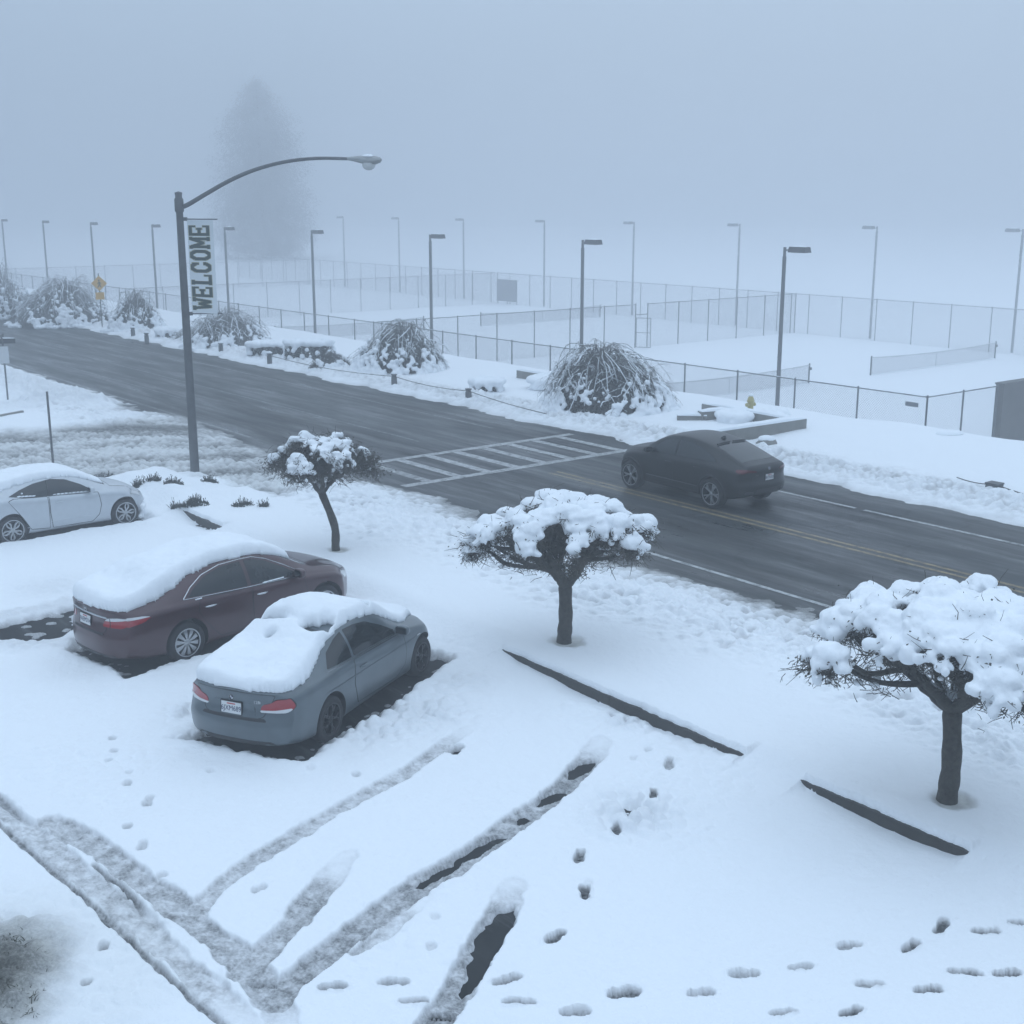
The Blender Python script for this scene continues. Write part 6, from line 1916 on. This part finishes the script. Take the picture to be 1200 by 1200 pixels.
def pollard_tree(base, seed, hb, R0, zt, label, lean=(0, 0), trunk_r=.15, heads_n=34, bare=.22, bridge=.42, squash=1.0, res=.028, twig_n=110, group='flat-topped trees on the lawn'):
    """a short trunk, knobby limbs and a flat umbrella of twiggy heads, each with a pillow of snow"""
    rnd = random.Random(seed)
    root = thing('tree', base, 0, label, 'tree', group)
    tb = MB()
    top = Vector((lean[0], lean[1], hb))
    tp = smooth_line([Vector((0, 0, -.15)), Vector((lean[0] * .1, lean[1] * .1, .12)), Vector((lean[0] * .2 + .02, lean[1] * .2, hb * .45)), top - Vector((0, 0, .02))], 5)
    tr_ = [trunk_r * (1.35 - .45 * min(1, k / 4)) if k < 5 else trunk_r * (.92 - .012 * k + .05 * math.sin(k * 1.9)) for k in range(len(tp))]
    tb.tube(tp, tr_, 14)
    tb.tube([tp[-2], top + Vector((0, 0, .10))], [tr_[-1], tr_[-1] * .75], 12)
    # heads over a low dome
    heads = []
    tries = 0
    while len(heads) < heads_n and tries < 6000:
        tries += 1
        r = R0 * math.sqrt(rnd.random()) ; a = rnd.uniform(0, 2 * math.pi)
        wob = 1 + .13 * math.sin(a * 3 + seed) + .08 * math.sin(a * 5 + seed * 2)
        r *= wob
        q = r / R0
        z = zt - .26 - .27 * (zt - hb) * q ** 2.6 + rnd.uniform(-.10, .07)
        p = Vector((r * math.cos(a) + top.x, r * math.sin(a) * squash + top.y, z))
        if all((p - h).length > .62 * R0 / math.sqrt(heads_n) * 1.75 for h in heads): heads.append(p)
    # limbs
    nl = 7
    az0 = rnd.uniform(0, 6.28)
    limbs = []
    for k in range(nl):
        a = az0 + 2 * math.pi * k / nl + rnd.uniform(-.25, .25)
        rr = R0 * rnd.uniform(.36, .50)
        end = top + Vector((rr * math.cos(a), rr * math.sin(a) * squash, (zt - hb) * rnd.uniform(.36, .50)))
        m1 = top + Vector((rr * .45 * math.cos(a + .25), rr * .45 * math.sin(a + .25) * squash, (zt - hb) * .14))
        pts = smooth_line([top - Vector((0, 0, .05)), m1, end], 5)
        pts = [p + Vector((rnd.uniform(-1, 1), rnd.uniform(-1, 1), rnd.uniform(-.7, .7))) * (.018 if 0 < i < len(pts) - 1 else 0) for i, p in enumerate(pts)]
        rad_ = list(np.linspace(trunk_r * .56, trunk_r * .34, len(pts)))
        limbs.append((pts, rad_, end))
    lb = MB(); wood_pts = []
    for pts, rad_, end in limbs:
        lb.tube(pts, rad_, 8); wood_pts += [(p, r) for p, r in zip(pts, rad_)]
    for h in heads:
        L_ = min(limbs, key=lambda l: (l[2] - h).length + .25 * abs(l[2].z - h.z))
        k0 = rnd.randint(len(L_[0]) // 2, len(L_[0]) - 1); st = L_[0][k0]
        d = h - st
        mid = st + d * .5 + Vector((rnd.uniform(-.08, .08), rnd.uniform(-.08, .08), -.10 * d.xy.length - .02))
        q3 = st + d * .82 + Vector((rnd.uniform(-.05, .05), rnd.uniform(-.05, .05), -.04))
        pts = smooth_line([st, mid, q3, h - Vector((0, 0, .05))], 4)
        r0 = trunk_r * .27; rad_ = [r0 * (1 - .55 * i / (len(pts) - 1)) * rnd.uniform(.85, 1.15) for i in range(len(pts))]
        lb.tube(pts, rad_, 6); wood_pts += [(p, r) for p, r in zip(pts, rad_)]
        # knuckle
        lb.ball(h - Vector((0, 0, .06)), (.055, .055, .05), 7, 5)
    trunk = tb.build('trunk', M['bark'], root, True, 0)
    lb.build('limbs', M['bark'], trunk, True, 0)
    # crown of twigs
    cb = MB()
    for h in heads:
        out = Vector((h.x - top.x, h.y - top.y, 0)); q = min(1.2, out.length / R0)
        if out.length > 1e-4: out.normalize()
        for k in range(twig_n):
            a = rnd.uniform(0, 6.28); el = rnd.uniform(-1.0, .55)
            d = Vector((math.cos(a) * math.cos(el), math.sin(a) * math.cos(el), math.sin(el))) + out * (.9 * q * rnd.random()) + Vector((0, 0, -.35 * q))
            d.normalize()
            ln = rnd.uniform(.06, .17) * (1 + .9 * (rnd.random() < .10))
            p0 = h + Vector((rnd.gauss(0, .11), rnd.gauss(0, .11), rnd.gauss(-.12, .07)))
            bend = Vector((rnd.uniform(-1, 1), rnd.uniform(-1, 1), rnd.uniform(-1.1, .5))) * ln * .45
            w_ = rnd.uniform(.0035, .0085)
            p1 = p0 + d * ln * .5 + bend * .15; p2 = p0 + d * ln + bend
            cb.tube([p0, p1, p2], [w_, w_ * .8, w_ * .45], 3, cap=False)
            if rnd.random() < .4:
                d2 = (d + Vector((rnd.uniform(-1, 1), rnd.uniform(-1, 1), rnd.uniform(-1, .6)))).normalized()
                cb.tube([p1, p1 + d2 * ln * .45], [w_ * .8, w_ * .4], 3, cap=False)
    # inner tangle between the limbs
    for k in range(heads_n * 95):
        h = rnd.choice(heads); g = rnd.uniform(.35, 1.0) ** .7
        p0 = top.lerp(h, g) + Vector((rnd.gauss(0, .12), rnd.gauss(0, .12), rnd.gauss(-.05, .08)))
        d = Vector((rnd.uniform(-1, 1), rnd.uniform(-1, 1), rnd.uniform(-.5, 1))).normalized(); ln = rnd.uniform(.08, .26)
        w_ = rnd.uniform(.0035, .008)
        cb.tube([p0, p0 + d * ln * .5 + Vector((rnd.gauss(0, .02), rnd.gauss(0, .02), 0)), p0 + d * ln], [w_, w_ * .8, w_ * .5], 3, cap=False)
    # a few hanging curled leaves left on the heads
    for h in heads:
        for k in range(170):
            c = h + Vector((rnd.gauss(0, .13), rnd.gauss(0, .13), rnd.gauss(-.13, .075)))
            a = Vector((rnd.gauss(0, 1), rnd.gauss(0, 1), rnd.gauss(0, 1))).normalized() * rnd.uniform(.014, .028)
            b = a.orthogonal().normalized() * rnd.uniform(.009, .018)
            cb.add([c - a, c + b, c + a + Vector((0, 0, -.01)), c - b], [(0, 1, 2, 3)])
    cb.build('crown', M['twig'], root, True, 0)
    # snow pillows
    blobs = []
    for h in heads:
        if rnd.random() < bare * .5: continue
        rr = rnd.uniform(.19, .28) * R0 / 1.6
        out = Vector((h.x - top.x, h.y - top.y, 0)); q = out.length / R0
        tilt = out * .06
        blobs.append((h + Vector((0, 0, .06)), (rr * rnd.uniform(.8, 1.2), rr * rnd.uniform(.8, 1.2), rr * rnd.uniform(.42, .54))))
        for k in range(rnd.randint(6, 10)):
            a = rnd.uniform(0, 6.28); d_ = rr * rnd.uniform(.45, 1.2)
            drop = -.05 - .10 * rnd.random() * (1 if q > .6 else .4)
            s_ = rr * rnd.uniform(.30, .58)
            blobs.append((h + Vector((math.cos(a) * d_, math.sin(a) * d_, drop + .05)), (s_, s_, s_ * rnd.uniform(.55, .85))))
        # clumps sliding down the outer side
        if q > .55:
            for k in range(rnd.randint(2, 5)):
                s_ = rr * rnd.uniform(.16, .36)
                blobs.append((h + out.normalized() * rr * rnd.uniform(.6, 1.1) + Vector((rnd.gauss(0, .08), rnd.gauss(0, .08), -rnd.uniform(.08, .26))), (s_, s_, s_ * 1.15)))
    # bridges between close heads
    for i in range(len(heads)):
        for j in range(i):
            if (heads[i] - heads[j]).length < R0 * .46 and rnd.random() < bridge:
                for g in (.3, .5, .7):
                    s_ = rnd.uniform(.10, .17) * R0 / 1.6
                    blobs.append((heads[i].lerp(heads[j], g) + Vector((rnd.gauss(0, .03), rnd.gauss(0, .03), .01)), (s_, s_, s_ * .55)))
    # little lumps caught in the tangle
    for k in range(int(heads_n * 2.2)):
        h = rnd.choice(heads); g = rnd.uniform(.5, 1)
        c = top.lerp(h, g) + Vector((rnd.gauss(0, .10), rnd.gauss(0, .10), rnd.gauss(.02, .06))); s_ = rnd.uniform(.03, .065)
        blobs.append((c, (s_, s_, s_ * .7)))
    me = voxel_snow(blobs, res, seed, .055, 14, 5)
    link('snow_cap', me, M['snow'], root, True, 0)
    # snow lying along the upper side of the limbs
    sb = MB()
    for pts, rad_, end in limbs:
        i0 = 2
        sb.tube([p + Vector((0, 0, r * .72)) for p, r in zip(pts[i0:], rad_[i0:])], [r * (.62 if 0 < k < len(pts) - i0 - 1 else .2) for k, r in enumerate(rad_[i0:])], 6)
    sb.ball(top + Vector((0, 0, .12)), (.13, .13, .07), 10, 6)
    sb.build('limb_snow', M['snow'], root, True, 0)
    return root

def on_snow(px_, py_, z=.22):
    p = at(px_, py_, z)
    p.z = snow_height_at(p.x, p.y) - .06
    return p
pollard_tree(on_snow(1110, 938), 5, 1.30, 1.50, 2.92, 'flat-topped tree loaded with the most snow, nearest on the lawn at the right', lean=(-.02, .05), trunk_r=.150, heads_n=50, bare=.05, bridge=.85, res=.022)
pollard_tree(on_snow(661, 752), 12, 1.10, 1.34, 2.72, 'flat-topped snowy tree in the middle of the lawn, in front of the dark car', lean=(.01, .0), trunk_r=.150, heads_n=42, bare=.25, res=.024)
pollard_tree(on_snow(395, 645), 31, 1.35, 1.02, 2.70, 'smaller flat-topped snowy tree with a leaning trunk beside the street lamp', lean=(-.30, .05), trunk_r=.105, heads_n=32, bare=.3, twig_n=120)

M['fog_faded_twig'] = mat('fog_faded_twig', (.19, .19, .185), .9, noise=.4, nscale=3)  # twigs of the far shrubs paled, extra fog painted into their colour
def weeping_shrub(pc, wpx, top_px, label, seed, n=420, snow=.5, side_snow=1.0, dark=True, depth=.8, z=.12, tm='weeping_twig'):
    """a dome of bowed twigs, each strand arching over and hanging to the ground, loaded with snow"""
    rnd = random.Random(seed)
    base = at(*pc, z); base.z = 0.05
    cd = base.y * math.cos(PITCH) + (CAM_H - z) * math.sin(PITCH)
    rx = wpx / 2 * cd / 1500; h = (pc[1] - top_px) * cd / 1500 * 1.02
    ry = rx * depth
    base = base + Vector((base.x, base.y, 0)).normalized() * ry * .85
    base.z = .05
    rz = math.atan2(base.y, base.x) - math.pi / 2
    root = thing('weeping_shrub', base, rz, label, 'shrub', 'weeping shrubs along the far roadside')
    sb = MB(); wb = MB(); blobs = []
    crowns = [(rnd.uniform(-.18, .18), 0, 1.0)] * 2 + [(rnd.uniform(-.55, .55), rnd.uniform(-.4, .4), rnd.uniform(.42, .82)) for q in range(6)]
    for k in range(n):
        cx, cy, ch = rnd.choice(crowns)
        a = rnd.uniform(0, 2 * math.pi); reach = rnd.uniform(.25, 1.05) ** .7
        ex, ey = rx * (cx * .45 + math.cos(a) * reach * (1 - .35 * abs(cx))), ry * (cy * .45 + math.sin(a) * reach)
        hh = h * ch * rnd.uniform(.55, 1.0) * (1.04 if rnd.random() < .12 else .97)
        sx, sy = (cx + rnd.gauss(0, .10)) * rx, (cy + rnd.gauss(0, .10)) * ry
        fall = rnd.uniform(.5, 1.0)                       # some strands stop well above the ground
        pts = []
        K = 9; jx, jy = rnd.gauss(0, .12), rnd.gauss(0, .12); po = rnd.uniform(1.0, 2.7)
        for i in range(K + 1):
            g = i / K
            rad_g = g ** rnd.uniform(.78, .92)
            z_ = hh * (1 - fall * (max(0, g - .22) / .78) ** po) if g > .22 else hh * (.55 + .45 * math.sin(g / .22 * math.pi / 2))
            pts.append(Vector((sx + (ex - sx) * rad_g + jx * math.sin(g * 5) * rx * .3 + rnd.gauss(0, .03), sy + (ey - sy) * rad_g + jy * math.sin(g * 4 + 1) * ry * .3 + rnd.gauss(0, .03), max(z_ + rnd.gauss(0, .03), .02))))
        w_ = rnd.uniform(.004, .010)
        sb.tube(pts, [w_ * (1.5 - 1.1 * i / K) for i in range(K + 1)], 4, cap=False)
        # side twigs
        for q in range(11):
            i = rnd.randint(2, K - 1); d = Vector((rnd.gauss(0, .5), rnd.gauss(0, .5), -abs(rnd.gauss(.5, .5)))).normalized()
            ln = rnd.uniform(.15, .45)
            sb.tube([pts[i], pts[i] + d * ln * .5 + Vector((0, 0, .04)), pts[i] + d * ln], [w_ * .6, w_ * .5, w_ * .3], 3, cap=False)
        if rnd.random() < snow:
            i0 = rnd.randint(2, 5); i1 = min(K, i0 + rnd.randint(2, 5))
            sg = pts[i0:i1 + 1]
            wb.tube([p + Vector((0, 0, w_ * 1.6)) for p in sg], [(.012 if i in (0, len(sg) - 1) else rnd.uniform(.010, .026)) for i in range(len(sg))], 5)
    # dense inner mass of dead leaf and twig
    for k in range(n * 12):
        a = rnd.uniform(0, 2 * math.pi); q = rnd.random() ** .5 * .88
        x, y = rx * q * math.cos(a), ry * q * math.sin(a)
        zmax = h * (1 - q ** 1.5) * .84 * (.80 + .20 * math.sin(a * 3 + seed))
        c = Vector((x, y, rnd.uniform(.0, max(.05, zmax))))
        d = Vector((rnd.gauss(0, 1), rnd.gauss(0, 1), rnd.gauss(-.6, .8))).normalized(); ln = rnd.uniform(.08, .22)
        s_ = d.orthogonal().normalized() * rnd.uniform(.012, .03)
        sb.add([c - d * ln - s_ * .3, c + s_, c + d * ln, c - s_], [(0, 1, 2, 3)])
    sb.build('twigs', M[tm], root, True, 0)
    wb.build('branch_snow', M['snow'], root, True, 0)
    # slabs of snow on the lower outer flanks
    ncl = int(9 * side_snow)
    for k in range(ncl):
        a = rnd.uniform(-math.pi * .95, .10) if k % 4 else rnd.uniform(0, 2 * math.pi)
        z0 = h * rnd.uniform(.10, .50)
        qq = (1 - z0 / h / .95) ** .45
        for j in range(14):
            g = j / 13; zz = z0 * (1 - g) + .04 + rnd.gauss(0, .02)
            q2 = min(1.04, (1 - min(.95, zz / h / .98)) ** .42)
            s_ = rnd.uniform(.06, .17) * (.75 + .5 * g)
            aa = a + rnd.gauss(0, .13)
            blobs.append(((rx * q2 * math.cos(aa), ry * q2 * math.sin(aa), zz), (s_, s_, s_ * .8)))
    for k in range(int(30 * side_snow)):
        a = rnd.uniform(0, 2 * math.pi); zz = h * rnd.uniform(.08, .72); q2 = (1 - zz / h / 1.0) ** .55 * rnd.uniform(.9, 1.02); s_ = rnd.uniform(.05, .10)
        for j in range(rnd.randint(3, 6)):
            zj = zz * (1 - .09 * j); qj = (1 - zj / h) ** .55 * .97; aj = a + rnd.gauss(0, .05)
            blobs.append(((rx * qj * math.cos(aj) + rnd.gauss(0, .03), ry * qj * math.sin(aj), zj), (s_ * rnd.uniform(.6, 1.1), s_ * rnd.uniform(.6, 1.1), s_ * .8)))
    for k in range(int(22 * side_snow)):
        a = rnd.uniform(0, 2 * math.pi); s_ = rnd.uniform(.10, .26)
        blobs.append(((rx * 1.0 * math.cos(a) * rnd.uniform(.9, 1.12), ry * math.sin(a) * rnd.uniform(.9, 1.1), .02), (s_, s_, s_ * .8)))
    me = voxel_snow(blobs, .045, seed, .06, 2, 5)
    link('snow_clumps', me, M['snow'], root, True, 0)
    return root
weeping_shrub((712, 488), 172, 404, 'biggest weeping shrub, bowed twigs under snow, across the road behind the dark car', 1, 720, .55, 2.2)
weeping_shrub((468, 440), 118, 378, 'round weeping shrub with thick snow on its right side, beside the third lamp post', 2, 560, .5, 2.2)
weeping_shrub((388, 434), 56, 410, 'small low weeping shrub touching the left side of the round weeping shrub', 3, 160, .4, .6)
weeping_shrub((270, 408), 108, 362, 'weeping shrub with pale snowy twigs just right of the street lamp pole', 4, 460, .7, 1.2, tm='fog_faded_twig')
weeping_shrub((160, 388), 66, 340, 'dark weeping shrub with snow on its right flank beside the yellow sign', 5, 340, .5, 2.0)
weeping_shrub((75, 382), 120, 324, 'broad hazy weeping shrub to the left of the yellow sign', 6, 560, .5, 1.8, tm='fog_faded_twig')
weeping_shrub((2, 372), 80, 306, 'faint pale weeping shrub at the left edge of the photo', 7, 400, .7, 2.0, tm='fog_faded_twig')
weeping_shrub((222, 400), 40, 384, 'low hazy weeping shrub behind the street lamp pole', 8, 110, .4, .4, tm='fog_faded_twig')

def box_shrub(pc, wpx, hpx, label, seed, cover=.8, z=.12, name='clipped_shrub'):
    rnd = random.Random(seed)
    base = at(*pc, z); cd = base.y * math.cos(PITCH) + (CAM_H - z) * math.sin(PITCH)
    rx = wpx / 2 * cd / 1500; h = hpx * cd / 1500; ry = min(rx, .75)
    base.z = .04
    rz = math.atan2(base.y, base.x) - math.pi / 2
    root = thing(name, base, rz, label, 'shrub', 'clipped shrubs along the far roadside')
    mb = MB()
    for k in range(int(2600 * max(rx, .5))):
        a = rnd.uniform(0, 2 * math.pi); q = rnd.random() ** .35
        zz = h * rnd.random() * .92
        w_ = (1 - .25 * (zz / h) ** 3)
        c = Vector((rx * q * math.cos(a) * w_, ry * q * math.sin(a) * w_, zz))
        d = Vector((rnd.gauss(0, 1), rnd.gauss(0, 1), rnd.gauss(.4, 1))).normalized() * rnd.uniform(.03, .075)
        s_ = d.orthogonal().normalized() * rnd.uniform(.018, .035)
        mb.add([c - d, c + s_, c + d, c - s_], [(0, 1, 2, 3)])
    mb.build('foliage', M['shrub'], root, True, 0)
    bl_ = []
    for k in range(int(60 * max(1, rx))):
        a = rnd.uniform(0, 2 * math.pi); q = math.sqrt(rnd.random()) * .95; s_ = rnd.uniform(.16, .30)
        bl_.append(((rx * q * math.cos(a), ry * q * math.sin(a), h * (1.0 - .25 * q ** 2 * (1.2 - cover)) + rnd.uniform(-.02, .05)), (s_, s_, s_ * .6)))
        if rnd.random() < cover * .5:
            a = rnd.uniform(0, 2 * math.pi); s_ = rnd.uniform(.08, .16)
            bl_.append(((rx * math.cos(a), ry * math.sin(a), h * rnd.uniform(.25, .8)), (s_, s_, s_)))
    link('snow_cap', voxel_snow(bl_, .05, seed, .03, 1, 6), M['snow'], root, True, 0)
    return root
box_shrub((318, 417), 52, 17, 'long clipped hedge under a flat slab of snow, left of two beside the bollard', 41)
box_shrub((362, 422), 58, 22, 'clipped hedge almost buried in snow, right of the long clipped hedge', 42, 1.3)
box_shrub((571, 459), 36, 15, 'round clipped shrub with a snow top, left of the short grey wall', 43)
box_shrub((641, 458), 40, 16, 'low clipped shrub with a snow top, right of the short grey wall', 44)
box_shrub((860, 497), 34, 12, 'shrub nearly swallowed by snow beside the yellow hydrant', 45, 1.5)
box_shrub((908, 489), 26, 6, 'low snow mound shrub inside the planter to the right of the hydrant', 46, 1.6)
box_shrub((199, 395), 30, 10, 'small hazy bush with a snow top behind the two left bollards', 47, 1.0)

# dwarf shrubs poking out of the snow in the bed near the lamp
dw = [(122, 553, 30, 'dwarf shrub with dark tips behind the hood of the silver white hatchback'), (165, 571, 16, 'smallest dark tuft beside the silver white car nose'), (181, 571, 13, 'tiny tuft next to the smallest dark tuft'),
      (204, 574, 24, 'upright dark dwarf shrub left of the street lamp foot'), (246, 571, 24, 'dark dwarf shrub right of the street lamp foot'), (228, 592, 34, 'wide dark dwarf shrub lowest in the snowy bed'), (284, 590, 26, 'dwarf shrub at the right end of the snowy bed'), (206, 592, 10, 'tiny tuft left of the wide dwarf shrub'), (309, 591, 9, 'tiny tuft farthest right in the snowy bed')]
for i, (px_, py_, w_, lab) in enumerate(dw):
    rnd = random.Random(60 + i)
    p = on_snow(px_, py_, .30); cd = p.y * math.cos(PITCH) + CAM_H * math.sin(PITCH); r_ = w_ / 2 * cd / 1500
    mb = MB()
    for k in range(int(150 + 900 * r_)):
        a = rnd.uniform(0, 6.28); q = rnd.random() ** .5
        b0 = Vector((r_ * q * math.cos(a), r_ * q * math.sin(a) * .7, -.05))
        ln = rnd.uniform(.14, .42) * (1 - .55 * q) * (.6 + .4 * math.sin(a * 2 + i)); d = Vector((rnd.gauss(0, .35), rnd.gauss(0, .35), 1)).normalized()
        t_ = b0 + d * ln
        mb.tube([b0, t_], [.006, .004], 3, cap=False)
        for j in range(4):
            c = b0.lerp(t_, rnd.uniform(.3, 1)); v = Vector((rnd.gauss(0, 1), rnd.gauss(0, 1), rnd.gauss(.5, .6))).normalized() * rnd.uniform(.02, .045); s_ = v.orthogonal().normalized() * .012
            mb.add([c - v * .2, c + s_, c + v, c - s_], [(0, 1, 2, 3)])
    o = mb.build('dwarf_shrub', M['shrub'], None, True, 0); o.location = (p.x, p.y, p.z + .03)
    tag(o, lab, 'shrub', 'dwarf shrubs in the snowy bed')

# the tall dark conifer dissolving in the fog
M['fog_faded_needle'] = mat('fog_faded_needle', (.30, .31, .33), .9, noise=.35, nscale=.6)  # needle colour raised near the fog tone, so haze is partly painted
def conifer(base, h, r, seed, label):
    rnd = random.Random(seed)
    root = thing('conifer', base, 0, label, 'tree')
    tb = MB(); tb.tube([(0, 0, -.3), (0, 0, h * .5), (0, 0, h * .98)], [.55, .35, .05], 10); tb.build('trunk', M['bark'], root)
    cb = MB()
    z = 1.2
    while z < h:
        g = z / h
        rr = r * (1 - .42 * g) * min(1, (1 - g) * 5) ** .7 * (.94 + .06 * math.sin(z * 1.1 + seed)) * (1 if g > .12 else .8)
        nb_ = int(9 + 8 * (1 - g))
        for k in range(nb_):
            a = rnd.uniform(0, 6.28); L_ = rr * (.55 + .5 * rnd.random() ** .7)
            for j in range(int(8 + L_ * 10)):
                q = rnd.uniform(.12, 1)
                c = Vector((L_ * q * math.cos(a), L_ * q * math.sin(a), z - .30 * q * L_ * .4 + .12 * math.sin(q * 3))) + Vector((rnd.gauss(0, .38), rnd.gauss(0, .38), rnd.gauss(0, .5)))
                d = Vector((math.cos(a + rnd.gauss(0, .7)), math.sin(a + rnd.gauss(0, .7)), rnd.gauss(-.45, .5))).normalized() * rnd.uniform(.2, .5)
                s_ = Vector((-d.y, d.x, rnd.gauss(0, .1))).normalized() * rnd.uniform(.06, .13)
                cb.add([c - d * .3, c + s_, c + d, c - s_], [(0, 1, 2, 3)])
        z += .32
    cb.build('crown', M['fog_faded_needle'], root, True, 0)
cp = Vector((-.190 * 230, 230, COURT_Z))
conifer(cp, 30.0, 12.0, 77, 'tall dark conifer fading into the fog behind the courts')

# withered grass and weeds in the dirty corner by the lot entrance
rnd = random.Random(91)
p = at(-48, 1170, .1); p.z = snow_height_at(p.x, p.y) - .06
mb = MB()
for k in range(9000):
    a = rnd.uniform(0, 6.28); q = rnd.random() ** .6
    b0 = Vector((.95 * q * math.cos(a), 1.35 * q * math.sin(a), rnd.uniform(-.02, .05) - .16 * q * q))
    d = Vector((rnd.gauss(0, .7), rnd.gauss(0, .7), rnd.uniform(.25, 1))).normalized(); ln = rnd.uniform(.05, .20) * (1.1 - .6 * q)
    s_ = d.orthogonal().normalized() * rnd.uniform(.003, .008)
    m_ = b0 + d * ln * .6; t_ = b0 + d * ln + Vector((d.x, d.y, -.4)) * ln * .35
    mb.add([b0 - s_, b0 + s_, m_ + s_ * .7, m_ - s_ * .7, t_], [(0, 1, 2, 3), (3, 2, 4)])
o = mb.build('withered_grass', mat('withered_grass', (.045, .050, .030), .9, noise=.6, nscale=5), None, True, 0); o.location = p
tag(o, kind='stuff')
